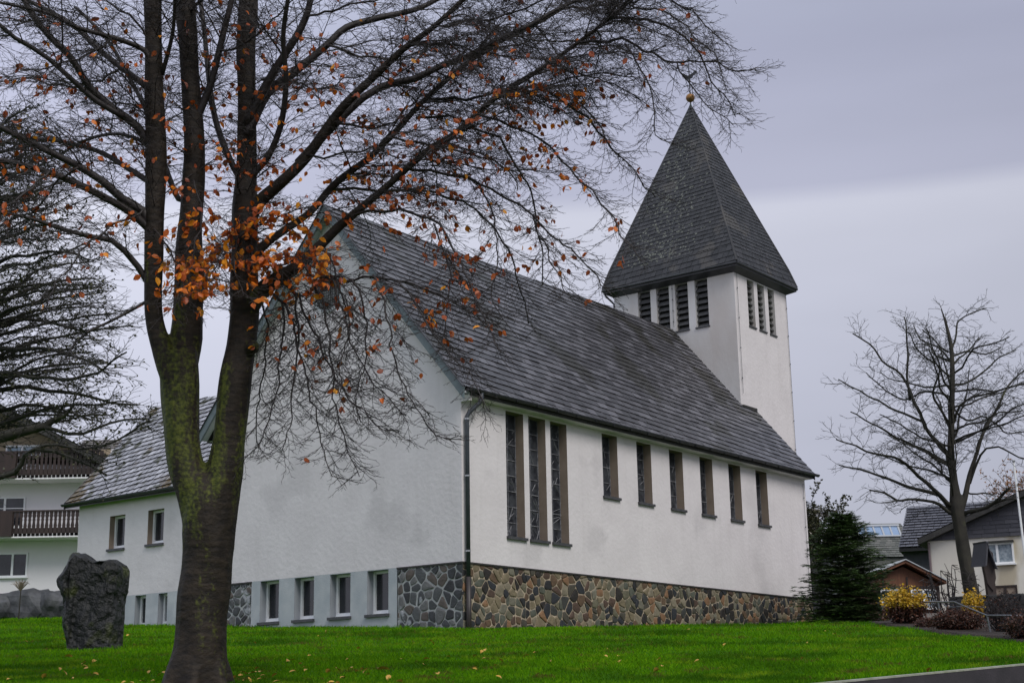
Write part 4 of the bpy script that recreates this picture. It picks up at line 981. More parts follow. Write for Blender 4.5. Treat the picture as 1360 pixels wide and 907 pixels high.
# ---- generic small helper for traced bare trees
def bare_tree(name,label,base,D,stems_,limbs_,prm_s,prm_l,m_b,m_t,seed,voxel=None,group=None,leaf=None):
    e=thing(name,label,'tree',base,0,group)
    mb=MB(); tw=Twigs(seed); al=[]
    for s_ in stems_:
        q=resample(T(s_,D),.2); mb.tube([p for p,_ in q],[r for _,r in q],12,wob=.12); al.append(q)
    t_=shift(mb,base).build('trunk',m_b,e,smooth=True)
    if voxel:
        recalc(t_); rm=t_.modifiers.new('weld','REMESH'); rm.mode='VOXEL'; rm.voxel_size=voxel; rm.use_smooth_shade=True
    for l in limbs_:
        q=resample(T(l,D),.2)
        q=[(p+Vector((noise.noise(p*1.7),noise.noise(p*1.7+Vector((9,0,0))),noise.noise(p*1.7+Vector((0,9,0)))))*.09,r) for p,r in q]
        tw.mb.tube([p for p,_ in q],[r for _,r in q],6); tw.grow([p for p,_ in q],[r for _,r in q],0,prm_l,start=.15)
    for q in al: tw.grow([p for p,_ in q],[r for _,r in q],0,prm_s,start=.4)
    print(name,len(tw.mb.v))
    if leaf:
        lm=MB(); 
        for i in range(leaf[0]):
            p,d_=tw.rn.choice(tw.nodes); leafshape(lm,p,Vector((tw.rn.gauss(0,1),tw.rn.gauss(0,1),tw.rn.gauss(-.2,.6))),leaf[1]*tw.rn.uniform(.7,1.3),tw.rn)
        shift(lm,base).build('leaves',leaf[2],e)
    shift(tw.mb,base).build('crown',m_t,e,smooth=True)
    return e
# ---- round bare tree at right
RD=44.0; b_=at(1293,806,RD); rb=Vector((b_.x,b_.y,gz(b_.x,b_.y)))
rst=[[(1296,830,34,0),(1293,800,29,0),(1285,760,26,0),(1278,720,24,0),(1273,690,24,0),(1270,672,26,0),(1267,640,15,0),(1263,600,13,0),(1264,550,11,0),(1265,500,9.5,0),(1263,460,8,0),(1255,425,5,0),(1250,410,2.5,0)],
     [(1272,690,14,0),(1281,662,11,.0),(1288,630,9,.1),(1298,600,7,.3),(1306,575,6,.4),(1326,539,5,.8),(1339,512,4,1.2),(1362,490,3,1.6)]]
rlm=[ramp_([(1268,680),(1254,664),(1235,654),(1211,647),(1186,640),(1162,631),(1140,622),(1115,618)],9,2.5,0,.6),
 ramp_([(1267,684),(1247,669),(1218,665),(1191,663),(1172,656),(1157,650)],7,3,0,-1),
 ramp_([(1191,663),(1178,668),(1170,669)],3,2,-.7,-.9),
 ramp_([(1266,672),(1247,657),(1232,642),(1220,632),(1205,618),(1188,608),(1160,600),(1130,590),(1111,584)],8,2.4,0,-2),
 ramp_([(1262,620),(1257,602),(1236,576),(1220,549),(1209,518),(1196,499),(1172,480),(1156,457),(1133,443)],8,2.4,0,.8),
 ramp_([(1209,530),(1205,500),(1204,470),(1205,443),(1200,420)],5,2.2,.4,.2),
 ramp_([(1260,615),(1225,597),(1199,584),(1170,568),(1148,556),(1130,548)],6,2.2,0,-1.8),
 ramp_([(1225,560),(1190,545),(1160,530),(1135,515),(1115,505)],5,2,.2,1.8),
 ramp_([(1266,570),(1250,545),(1240,520),(1248,490),(1238,460),(1230,435)],5,2,0,-1.8),
 ramp_([(1266,560),(1275,540),(1294,528),(1320,520),(1345,515),(1370,510)],5,2.4,0,-1.2),
 ramp_([(1265,512),(1294,502),(1315,486),(1331,473),(1350,465)],4.5,2,0,1.2),
 ramp_([(1265,496),(1278,486),(1291,465),(1312,457),(1342,446)],4.5,2,0,-1.4),
 ramp_([(1264,470),(1270,445),(1275,425),(1290,415),(1312,410)],4,2,0,.8),
 ramp_([(1264,480),(1245,460),(1225,450),(1215,430)],4,2,0,1.4),
 ramp_([(1288,640),(1297,612),(1312,594),(1326,592),(1352,607),(1375,612)],5,2.4,.1,-.8),
 ramp_([(1298,600),(1312,562),(1330,548),(1360,545)],4.5,2.2,.3,1.8),
 ramp_([(1277,684),(1300,674),(1325,662),(1342,650)],8,5,0,-1.4),
 ramp_([(1283,652),(1305,655),(1325,658)],3.5,2,.1,.9),
 ramp_([(1310,668),(1335,665),(1350,662)],4,2.4,-.6,-1.4),
 ramp_([(1264,540),(1285,560),(1310,555),(1340,575),(1370,570)],4,2,0,2.2),
 ramp_([(1266,590),(1290,580),(1320,560),(1350,540),(1375,530)],4,2,0,-2.2),
 ramp_([(1264,530),(1230,520),(1200,530),(1170,515),(1150,495)],4,2,0,2.4),
]
for k_ in range(26):
    f_=rnd.random(); y0=670-230*f_; x0=1267-6*f_; an=rnd.uniform(-1.45,1.45); l_=(160-85*f_)*rnd.uniform(.6,1)
    x1=x0+math.sin(an)*l_; y1=y0-math.cos(an)*l_*.75
    y1=max(y1,424+abs(x1-1262)*.3); dz=rnd.uniform(-2.4,2.4)
    rlm.append(ramp_([(x0,y0),(x0+(x1-x0)*.35,y0+(y1-y0)*.28+rnd.uniform(-6,6)),(x0+(x1-x0)*.7,y0+(y1-y0)*.62+rnd.uniform(-8,8)),(x1,y1)],4.2,1.8,0,dz))
rst=[[(x,y,w*.72,d) for x,y,w,d in q] for q in rst]; rlm=[[(x,y,w*.75,d) for x,y,w,d in q] for q in rlm]
RP=[dict(gap=.24,len=1.0,ang=48,n=6,r=.009,r1=.005,droop=-.05,curl=.12,wig=.16,spread=.8,taper=.45,sides=3,leaflvl=0),
    dict(gap=.2,len=.62,ang=48,n=4,r=.007,r1=.0045,droop=-.1,curl=.2,wig=.2,spread=.7,taper=.5,sides=3),
    dict(gap=.14,len=.22,ang=46,n=2,r=.0045,r1=.0036,wig=.25,spread=.6,taper=.3,sides=3)]
bare_tree('bare_ash_tree','rounded leafless tree standing between the conifer and the cream slate-gabled house',rb,RD,rst,rlm,RP,RP,M['bark_ash'],M['twig_dark'],5,voxel=.03)
# ---- dense dark tree at the left edge
LD=30.0; b_=at(-150,900,LD); lb_=Vector((b_.x,b_.y,gz(b_.x,b_.y)))
lst=[[(-150,1000,46,0),(-145,860,36,0),(-130,700,32,0),(-110,610,28,0),(-95,520,22,0),(-80,420,18,.2),(-70,300,12,.4),(-60,200,7,.5),(-50,130,4,.6)],
     [(-118,640,24,0),(-60,600,20,-.4),(0,581,16,-.8),(35,572,13,-1),(59,566,11,-1.1),(73,557,9,-1.1),(86,553,7,-1.2),(96,540,5,-1.3),(105,515,4,-1.4),(110,490,3,-1.5)]]
llm=[ramp_([(59,566),(90,575),(130,570),(165,560),(195,555)],6,2.2,-1.1,-.4),
 ramp_([(-100,560),(-40,530),(20,515),(80,520),(130,530),(180,540)],10,2.2,0,.8),
 ramp_([(-95,500),(-40,470),(20,460),(70,465),(120,480),(150,500)],10,2.2,0,-1.4),
 ramp_([(-90,460),(-40,420),(10,395),(60,380),(100,375),(130,372)],10,2.2,.1,1.2),
 ramp_([(-85,430),(-40,380),(0,350),(50,335),(90,335),(120,345)],9,2.2,.1,-1.4),
 ramp_([(-80,380),(-40,320),(0,280),(35,255),(60,240)],8,2.2,.2,1.6),
 ramp_([(-75,330),(-40,260),(-10,200),(15,160),(40,140)],8,2.2,.3,-1.2),
 ramp_([(-95,480),(-50,480),(0,495),(50,500),(100,505),(140,490),(170,470)],9,2.2,0,-2.2),
 ramp_([(-90,450),(-30,440),(30,425),(80,430),(120,440),(150,430)],9,2.2,0,2.4),
 ramp_([(-80,350),(-30,330),(20,310),(60,300),(90,290)],8,2.2,.2,-2.2),
 ramp_([(-70,280),(-30,230),(10,215),(50,200)],7,2.2,.4,2.0),
 ramp_([(-100,600),(-40,640),(0,634),(18,627),(29,615),(34,603),(47,595),(71,600),(94,609),(118,616),(140,632)],11,3,-2.5,-3.4),
 ramp_([(34,603),(60,590),(110,596),(150,585),(200,560)],5,2,-3,-3.6),
 ramp_([(-90,520),(-30,545),(30,540),(80,545),(120,560)],9,2.2,0,1.6),
]
for k_ in range(46):
    ty=rnd.uniform(150,560); ex=185-abs(ty-470)*.12 if ty>400 else 60+90*(ty-150)/250; tx=rnd.uniform(.3,1)*ex
    sy=min(620,ty+rnd.uniform(40,140)); sx=-70-40*(sy-200)/420; dz=rnd.uniform(-2.6,2.6)
    llm.append(ramp_([(sx,sy),(sx+(tx-sx)*.4,sy+(ty-sy)*.55+rnd.uniform(-15,5)),(sx+(tx-sx)*.7,sy+(ty-sy)*.85+rnd.uniform(-12,5)),(tx,ty)],7,1.8,0,dz))
LP=[dict(gap=.13,len=.85,ang=44,n=5,r=.008,r1=.0045,droop=.0,curl=.2,wig=.13,spread=.7,taper=.25,sides=3,leaflvl=0),
    dict(gap=.085,len=.36,ang=42,n=3,r=.005,r1=.0035,droop=.0,curl=.3,wig=.16,spread=.5,taper=.4,sides=3)]
bare_tree('dark_bushy_tree','dense dark twiggy tree with olive leaves reaching in from the left edge','x' and lb_,LD,lst,llm,LP,LP,M['bark_ash'],M['twig_dark'],9,voxel=.05,leaf=(9500,.055,M['leaf_dark']))
# ------------------------------------------------------------ standing stone
c_=at(122,862,31.2); sb=Vector((c_.x,c_.y,gz(c_.x,c_.y)))
ol=[(84,864),(86,840),(79,800),(73,778),(75,768),(84,755),(90,738),(97,731),(110,737),(124,743),(150,746),(164,744),(172,754),(170,780),(166,800),(167,864)]
bm=bmesh.new()
D_=31.2; pts=[]
for x,y in ol:
    p=at(x,y,D_); pts.append(Vector((p.x-sb.x,0,p.z-sb.z)))
lay=[(-.52,.70),(-.40,.90),(-.1,1.0),(.25,1.0),(.5,.86),(.66,.62)]
cx=sum(p.x for p in pts)/len(pts); cz=.95
rings=[]
for (y,s_) in lay: rings.append([bm.verts.new((cx+(p.x-cx)*s_+.05*noise.noise(Vector((p.x*3,y*5,p.z*3))),y+.10*noise.noise(Vector((p.x*2,y,p.z*2+5))),(p.z if p.z<.2 else cz+(p.z-cz)*(s_*.25+.75)) if p.z>.1 else -.2)) for p in pts])
n=len(pts)
for a,b in zip(rings[:-1],rings[1:]):
    for i in range(n): bm.faces.new((a[i],a[(i+1)%n],b[(i+1)%n],b[i]))
bm.faces.new(rings[0][::-1]); bm.faces.new(rings[-1])
bmesh.ops.triangulate(bm,faces=bm.faces); bmesh.ops.subdivide_edges(bm,edges=bm.edges,cuts=3,use_grid_fill=True)
bmesh.ops.smooth_vert(bm,verts=bm.verts,factor=.5)
for v in bm.verts:
    c=v.co; nn=noise.noise(c*1.4)*.06+noise.voronoi(c*1.7)[0][0]*.17+noise.voronoi(c*4.2)[0][0]*.10+noise.noise(c*9)*.02-.12
    v.co=c+v.normal*nn if v.normal.length else c
bmesh.ops.recalc_face_normals(bm,faces=bm.faces)
me=bpy.data.meshes.new('standing_stone'); bm.to_mesh(me); bm.free(); me.materials.append(M['boulder'])
so=bpy.data.objects.new('standing_stone',me); col.objects.link(so); so.location=sb; so.scale=(.84,.9,.97)
tag(so,'upright dark rough boulder as tall as a person on the lawn before the low wing','standing stone')

# ------------------------------------------------------------ houses
def house(name,label,px,py,D,rz,group=None):
    p=at(px,py,D); e=thing(name,label,'house',(p.x,p.y,gz(p.x,p.y)),R(rz),group); return e,p
def rowtiles(mb,O,X,Y,w,h,course,width,**k): slates(mb,O,X,Y,[(0,0),(w,0),(w,h),(0,h)],course,width,0,jit=.0,**k)
def win(parent,P,a0,a1,b0,b1,n,mull=(),trans=(),glass=None,fw=.07,name='window',sill=True,fm=None):
    mb=MB(); fm=fm or M['white']
    mb.box(P,a0,a1,b0,b0+fw,n,n+.07); mb.box(P,a0,a1,b1-fw,b1,n,n+.07); mb.box(P,a0,a0+fw,b0+fw,b1-fw,n,n+.07); mb.box(P,a1-fw,a1,b0+fw,b1-fw,n,n+.07)
    for m_ in mull: mb.box(P,m_-fw*.7,m_+fw*.7,b0+fw,b1-fw,n,n+.065)
    for m_ in trans: mb.box(P,a0+fw,a1-fw,m_-.018,m_+.018,n,n+.06)
    w=mb.build(name,fm,parent)
    mb=MB(); mb.box(P,a0+.02,a1-.02,b0+.02,b1-.02,n-.02,n+.02); mb.build('glass',glass or M['glass'],w)
    if sill:
        mb=MB(); mb.box(P,a0-.05,a1+.05,b0-.06,b0-.002,n,n+.14); mb.build('sill',M['white'],w)
    return w
FR=lambda a,b,n:(a,-n,b)
# left house with two carved balconies; metres per pixel at its distance
LHD=68.0; mp_=LHD/FPX
E1_,p_=house('balcony_house','white house with two carved brown balconies and dark gable roof behind the left wing',60,800,LHD,0)
def lx(px): return (at(px,700,LHD).x-E1_.location.x)
def lz(px,py): return at(px,py,LHD).z-E1_.location.z
Xl,Xr=lx(-260),lx(168)
mb=MB(); mb.box(FR,Xl,Xr,-1,lz(50,598),-9,0); mb.build('wall',M['house_wall'],E1_)
zpl=lz(50,789); mb=MB(); mb.box(FR,Xl-.02,Xr+.02,-1.2,zpl,-9.02,.03); mb.build('plinth',M['house_plinth'],E1_)
mb=MB(); mb.box(FR,Xl-.03,Xr+.03,zpl,zpl+.06,-9,.05); mb.build('plinth_cap',M['fascia'],E1_)
# gable boarding
xa=(Xl+lx(-60))/2; apx=lx(-105); ez=lz(139,613)
sl_g=.525
mb=MB(); top=lz(50,598); apz=ez+(lx(139)-apx)*sl_g
g2=[(Xl,top),(Xr-.9,top),(Xr-.9,ez+(lx(139)-(Xr-.9))*sl_g-.2),(apx,apz-.2),(Xl,apz-.2-(apx-Xl)*sl_g)]
mb.prism([Vector((a,-.05,b)) for a,b in g2],[Vector((a,9,b)) for a,b in g2]); mb.build('gable_boarding',M['beige'],E1_)
mb=MB(); mb2=MB(); ln=math.hypot(lx(150)-apx,(lx(150)-apx)*sl_g); X_=Vector((lx(150)-apx,0,-(lx(150)-apx)*sl_g)).normalized()
A=Vector((apx,-1.5,apz)); Yv=Vector((0,1,0))
for s_ in (1,-1):
    Xs=Vector((X_.x*s_,0,X_.z)); Nn=Vector((-Xs.z*s_*1,0,abs(Xs.x)))
    pts=[A,A+Xs*ln,A+Xs*ln+Yv*11,A+Yv*11]
    mb.prism([p for p in pts],[p-Vector((0,0,.32)) for p in pts])
    if s_==1: slates(mb2,tuple(A+Xs*ln+Vector((0,0,.01))),(0,1,0),tuple(-Xs),[(0,0),(11,0),(11,ln),(0,ln)],.34,.3,0,gap=.01)
    else: slates(mb2,tuple(A+Xs*ln+Vector((0,11,.01))),(0,-1,0),tuple(-Xs),[(0,0),(11,0),(11,ln),(0,ln)],.34,.3,0,gap=.01)
rf=mb.build('roof',M['fascia'],E1_); mb2.build('roof_tiles',[M['tile'],M['slate_edge']],rf)
def balcony(pyt,pyb,depth,x1):
    zt,zb=lz(60,pyt),lz(60,pyb); y0=-depth
    mb=MB(); mb.box(FR,Xl,x1,zb-.06,zb+.12,0.01,depth+.02); b=mb.build('balcony',M['house_wall'],E1_)
    H=zt-zb; w=.165; gap=.03
    mb=MB(); a=Xl
    while a<x1:
        k=.5*w; prof=[(0,0),(0,.34),(.018,.36),(.0,.40),(.022,.52),(.028,.60),(.010,.66),(.030,.72),(.0,.80),(0,.86),(.02,.88),(0,.90),(0,1)]
        pl=[(a+p[0]*1.15,zb+p[1]*H) for p in prof]; pr=[(a+w-p[0]*1.15,zb+p[1]*H) for p in prof[::-1]]
        q=[(x,z) for x,z in pl+pr]
        # solid lower part closes up
        mb.prism([Vector((x,y0-.02,z)) for x,z in q],[Vector((x,y0+.01,z)) for x,z in q]); a+=w+gap
    mb.build('carved_board',M['wood_dark'],b)
    mb=MB(); mb.box(FR,Xl,x1,zt-.02,zt+.05,depth-.06,depth+.06); mb.box(FR,Xl,x1,zb-.05,zb+H*.33,depth-.06,depth-.012)
    P2=lambda a,b,n:(x1-.02+n,-a,b); mb.box(P2,0,depth,zb,zt,-.02,.02)
    xb0,xb1=lx(6),lx(29); mb.box(FR,xb0,xb1,zb+.0,zt-.03,depth+.012,depth+.12)
    mb.build('rail',M['wood_dark'],b)
balcony(683.5,716,1.25,lx(101)+1.0); balcony(606,640,1.25,lx(139))
win(E1_,FR,lx(-20),lx(40),lz(20,766),lz(20,734),.0,mull=(lx(20),lx(-2)))
win(E1_,FR,lx(-24),lx(32),lz(20,700),lz(20,660),.0,mull=(lx(5),),trans=(lz(20,675),)); 
win(E1_,FR,lx(2),lx(49),lz(20,606),lz(20,592),.06,mull=(lx(24),),glass=M['blue_blind'],sill=False)
mb=MB(); mb.box(FR,Xr-.9,Xr-.2,lz(90,742),lz(90,733)+.2,.0,.5); 
# tiled roof beyond
E2_,p_=house('tiled_roof_house','long grey-brown tiled roof with a small white dormer behind the balcony house',150,800,92,0)
k2=92/FPX
def at2(px,py,D,e): p=at(px,py,D); return p.x-e.location.x,p.z-e.location.z
x0,z0=at2(88,612,92,E2_); x1,z1=at2(250,612,92,E2_); _,zr=at2(150,571,92,E2_)
mb=MB(); mb.box(FR,x0+.3,x1-.3,-1,z0,-8,-.3); mb.build('wall',M['house_wall'],E2_)
mb=MB(); rise=zr-z0; rowtiles(mb,(x0,-.0,z0),(1,0,0),(0,3.4,rise),x1-x0,math.hypot(3.4,rise),.36,.30,lift=.05,gap=.03)
rowtiles(mb,(x1,6.8,z0),(-1,0,0),(0,-3.4,rise),x1-x0,math.hypot(3.4,rise),.36,.30,lift=.05,gap=.03)
rf=mb.build('roof',[M['tile_brown'],M['slate_edge']],E2_)
mb=MB(); mb.prism([Vector((x0,0.02,z0-.1)),Vector((x0,3.4,zr-.08)),Vector((x0,6.78,z0-.1))],[Vector((x1,0.02,z0-.1)),Vector((x1,3.4,zr-.08)),Vector((x1,6.78,z0-.1))]); mb.build('underlay',M['slate_base'],rf)
xd,zd=at2(163,600,92,E2_); mb=MB(); mb.box(FR,xd,xd+.85,zd,zd+.55,-2.6,-.9); mb.build('dormer',M['white'],E2_)
xd,zd=at2(112,578,92,E2_); 

# cream house with slate-clad gable (right)
H1,p_=house('cream_gable_house','cream rendered house with dark slate-clad gable and lace-curtained white window','x' and 1232,800,62,-25)
def loc_on(e,px,py):
    # hit of a pixel ray with the facade plane of e -> local (a,z)
    ct,st=math.cos(e.rotation_euler.z),math.sin(e.rotation_euler.z)
    d=at(px,py,1)-Vector((0,0,EYE)); nrm=Vector((st,-ct,0)); t=(Vector(e.location)-Vector((0,0,EYE))).dot(nrm)/d.dot(nrm)
    q=Vector((0,0,EYE))+d*t-Vector(e.location); return q.x*ct+q.y*st,q.z
a0,zc=loc_on(H1,1232,718); ax,zx=loc_on(H1,1360,655); ae,ze=loc_on(H1,1221,719)
slp=(zx-ze)/(ax-ae); W1=11.0; am=a0+W1/2; zap=ze+(am-ae)*slp
mb=MB(); mb.box(FR,a0,a0+W1,-1.5,zc,-9,0); mb.build('wall',M['house_cream'],H1)
mb=MB(); mbb=MB()
g=[(a0,zc-.02),(a0+W1,zc-.02),(a0+W1,ze+.15),(am,zap-.15),(a0,ze+.15+(a0-ae)*slp-.2)]
mbb.prism([Vector((a,-.03,b)) for a,b in g],[Vector((a,9,b)) for a,b in g]); mbb.build('gable_wall',M['slate_base'],H1)
ar_=[(a-a0,b-zc) for a,b in g]; slates(mb,(a0,-.04,zc),(1,0,0),(0,0,1),ar_,.17,.55,0,lift=.02,gap=.01,jit=0); mb.build('slate_cladding',[M['cladding'],M['slate_edge']],H1)
mb=MB(); mb2=MB()
for s_ in (1,-1):
    lnn=(am-ae)*math.hypot(1,slp); Xs=Vector((-s_,0,-slp)).normalized(); A=Vector((am,-.45,zap+.05))
    pts=[A,A+Xs*lnn,A+Xs*lnn+Vector((0,9.6,0)),A+Vector((0,9.6,0))]
    mb.prism(pts,[p-Vector((0,0,.22)) for p in pts])
    if s_==1: slates(mb2,tuple(A+Xs*lnn+Vector((0,9.6,.01))),(0,-1,0),tuple(-Xs),[(0,0),(9.6,0),(9.6,lnn),(0,lnn)],.34,.3,0,gap=.01)
    else: slates(mb2,tuple(A+Xs*lnn+Vector((0,0,.01))),(0,1,0),tuple(-Xs),[(0,0),(9.6,0),(9.6,lnn),(0,lnn)],.34,.3,0,gap=.01)
rf=mb.build('roof',M['fascia'],H1); mb2.build('roof_tiles',[M['tile'],M['slate_edge']],rf)
w0,_=loc_on(H1,1311,735); w1,_=loc_on(H1,1347,735); _,zt=loc_on(H1,1330,720.5); _,zb=loc_on(H1,1330,748.5)
win(H1,FR,w0,w1,zb,zt,0,mull=((w0+w1)/2-.12,),glass=M['curtain'])
mb=MB(); mb.box(FR,w0-.03,w1+.03,zt,zt+.08,0,.2); mb.build('shutter_box',M['fascia'],H1)
w0,_=loc_on(H1,1320,790); w1,_=loc_on(H1,1352,790); _,zt=loc_on(H1,1335,777); _,zb=loc_on(H1,1335,803)
win(H1,FR,w0,w1,zb,zt,0,mull=((w0+w1)/2,),glass=M['reveal'],fm=M['wood_dark'],sill=False)
mb=MB(); mb.tube([FR(a0+.05,zc-.1,.1),FR(a0+.05,-.5,.1)],.05,8); mb.build('downpipe',M['house_plinth'],H1)
# flagpole
p0=at(1358,712,59); p1=at(1346,612,59)
fp=thing('flagpole','thin white leaning pole in front of the slate-clad gable','pole',(p0.x,p0.y,gz(p0.x,p0.y)))
o_=Vector(fp.location); dirp=(p1-p0); bt=p0+dirp*((o_.z-p0.z)/dirp.z)
mb=MB(); mb.tube([bt-o_,p1-o_],[.055,.04],8); mb.build('mast',M['white'],fp)
mb=MB(); sphere(mb,p1-o_,.07,10); mb.build('mast_cap',M['zinc'],fp)
# tiled house behind
H2,p_=house('grey_tiled_house','dark house under a broad grey tiled roof behind the bare round tree',1232,800,76,-21)
e0,ze=loc_on(H2,1195,729); e1,_=loc_on(H2,1400,720); 
c0=at(1207,673.5,81); ct,st=math.cos(H2.rotation_euler.z),math.sin(H2.rotation_euler.z); q=c0-Vector(H2.location); rzt=q.z; ry=-q.x*st+q.y*ct; ra=q.x*ct+q.y*st
mb=MB(); 
slates(mb,(e0,-.5,ze),(1,0,0),(0,ry+.5,rzt-ze),[(0,0),(e1-e0+6,0),(e1-e0+6,math.hypot(ry+.5,rzt-ze)),(0,math.hypot(ry+.5,rzt-ze))],.40,.32,0,lift=.06,gap=.02,jit=0)
rf=mb.build('roof',[M['tile'],M['slate_edge']],H2)
mb=MB(); pr=[(-.48,ze-.18),(-.48,ze-.02),(ry,rzt-.03),(ry*2+.5,ze-.02),(ry*2+.5,ze-.18)]
mb.prism([Vector((e0+.02,a,b)) for a,b in pr],[Vector((e1+6,a,b)) for a,b in pr]); mb.build('underlay',M['slate_base'],rf)
mb=MB(); w0_,_=loc_on(H2,1200,740); mb.box(FR,w0_,e1+5.8,-1.5,ze-.17,-2*ry,0); mb.build('wall',mat('dark_blue_wall',(.035,.037,.045),(.05,.052,.06),scale=3,rough=.8),H2)
# skylight house
H3,p_=house('skylight_house','grey shingled house with a strip of blue skylights in its roof','x' and 1160,800,88,0)
e0,zr=loc_on(H3,1100,697); e1,_=loc_on(H3,1196,697); _,zs=loc_on(H3,1160,717); g1,zg=loc_on(H3,1207,735)
_,zw=loc_on(H3,1160,745)
mb=MB(); H_=zr-zw; sdep=2.2
slates(mb,(e0,-sdep,zw),(1,0,0),(0,sdep,H_),[(0,0),(e1-e0+.65,0),(e1-e0,math.hypot(H_,sdep)),(0,math.hypot(H_,sdep))],.2,.3,0,lift=.03,gap=.008,jit=0)
rf=mb.build('roof',[M['shingle'],M['slate_edge']],H3)
mb=MB(); mb.prism([Vector(v) for v in ((e0,-sdep+.03,zw),(e0,0,zr-.03),(e0,6,zw))],[Vector(v) for v in ((e1+.6,-sdep+.03,zw),(e1+.0,0,zr-.03),(e1+.6,6,zw))]); mb.build('underlay',M['slate_base'],rf)
mb=MB(); mb.box(FR,e0,e1+.5,-1.5,zw,-6,sdep-.1); mb.build('wall',M['shingle'],H3)
t0=(zs-zw)/H_; 
def H3P(a,b,n):   # along the roof slope: b from 0 to 1 on the slope
    L=math.hypot(H_,sdep); return (a-(b-.5)*0.0,-sdep+sdep*b-n*H_/L,zw+H_*b+n*sdep/L)
xs0,_=loc_on(H3,1136,708); xs1,_=loc_on(H3,1191,708); nb=5
b0,b1=(lz_:=0) or ((loc_on(H3,1160,715)[1]-zw)/H_),(loc_on(H3,1160,702)[1]-zw)/H_
mb=MB(); mb.box(H3P,xs0-.08,xs1+.08,b1,b1+.05,.06,.16); mb.box(H3P,xs0-.08,xs1+.08,b0-.04,b0,.06,.14)
for i in range(nb+1): x=xs0+(xs1-xs0)*i/nb; mb.box(H3P,x-.05,x+.05,b0,b1,.05,.13)
w_=mb.build('skylight',M['zinc'],rf)
# panes sit one level under the house
mb=MB(); mb.box(H3P,xs0,xs1,b0,b1,.05,.09); mb.build('skylight_pane',M['solar'],H3); w_.parent=H3
# slate outbuilding right behind the church corner
H4,p_=house('slate_outbuilding','low dark building with slate roof just behind the church corner',1090,800,66,0)
e0,ze=loc_on(H4,1040,683); e1,_=loc_on(H4,1094,690); _,zr=loc_on(H4,1040,672)
mb=MB(); mb.box(FR,e0,e1-.2,-1,ze,-5,0); mb.build('wall',M['cladding'],H4)
mb=MB(); Xv=Vector((e1+.3-e0,0,loc_on(H4,1100,691)[1]-ze)); pts=[Vector((e0,-.3,ze+.1)),Vector((e1+.3,-.3,ze-.1)),Vector((e1-.3,2.5,ze+.75)),Vector((e0,2.5,ze+1.0))]
mb.prism(pts,[p-Vector((0,0,.12)) for p in pts]); slates(mb,(e0,-.3,ze+.12),(1,0,-.05),(0,2.8,.9),[(0,0),(e1-e0+.3,0),(e1-e0-.3,2.9),(0,2.9)],.3,.3,.2); mb.build('roof',[M['annex_slate'],M['slate_edge']],H4)
mb=MB(); mb.box(FR,e1-.9,e1-.3,loc_on(H4,1088,712)[1],loc_on(H4,1088,702)[1],0,.04); mb.build('window',M['house_cream'],H4)

# wooden summerhouse
SH,p_=house('garden_shed','brown timber summerhouse with low white-edged gable roof behind the yellow shrub',1205,800,56,4)
SH['category']='shed'
aL,zL=loc_on(SH,1156,760); aA,zA=loc_on(SH,1199,748.5); aR,zR=loc_on(SH,1253,776)
wl,_=loc_on(SH,1163,780); wr,_=loc_on(SH,1247,780); _,zwt=loc_on(SH,1205,781); _,zwb=loc_on(SH,1205,804)
sR=(zA-zR)/(aR-aA)
mb=MB(); pg=[(wl,-.6),(wr,-.6),(wr,zA-(wr-aA)*sR-.1),(aA,zA-.1),(wl,zA-(aA-wl)*sR*.75-.1)]
mb.prism([Vector((a,0,b)) for a,b in pg],[Vector((a,3,b)) for a,b in pg]); wll=mb.build('wall',M['wood_brown'],SH)
mb=MB()
for a in np.linspace(wl+.3,wr-.3,3): mb.box(FR,a-.03,a+.03,zwt+.05,zwt+.42,.003,.03)
mb.box(FR,wl,wr,zwt,zwt+.07,.004,.045)
for a in (wl+.05,wl+(wr-wl)*.5,wr-.05): mb.box(FR,a-.05,a+.05,-.5,zwt,.004,.05)
mb.build('batten',M['wood_dark'],SH)
for a,b_ in ((wl+.15,wl+(wr-wl)*.5-.1),(wl+(wr-wl)*.5+.1,wr-.15)): win(SH,FR,a,b_,zwb-.1,zwt-.04,.005,mull=((a+b_)/2,),trans=((zwb+zwt)/2,),glass=M['curtain'],fw=.05)
mb=MB()
for (a,z) in ((aL,zA-(aA-aL)*sR*.75),(aR,zR)):
    A=[Vector((aA,-.35,zA)),Vector((a,-.35,z)),Vector((a,3.3,z)),Vector((aA,3.3,zA))]; mb.prism(A,[p+Vector((0,0,.11)) for p in A])
rf=mb.build('roof',M['wood_brown'],SH)
mb=MB()
for (a,z) in ((aL,zA-(aA-aL)*sR*.75),(aR,zR)):
    A=[Vector((aA,-.40,zA+.113)),Vector((a,-.40,z+.113)),Vector((a,3.35,z+.113)),Vector((aA,3.35,zA+.113))]; mb.prism(A,[p+Vector((0,0,.04)) for p in A])
mb.build('roof_sheet',M['plaster_grey'],rf)

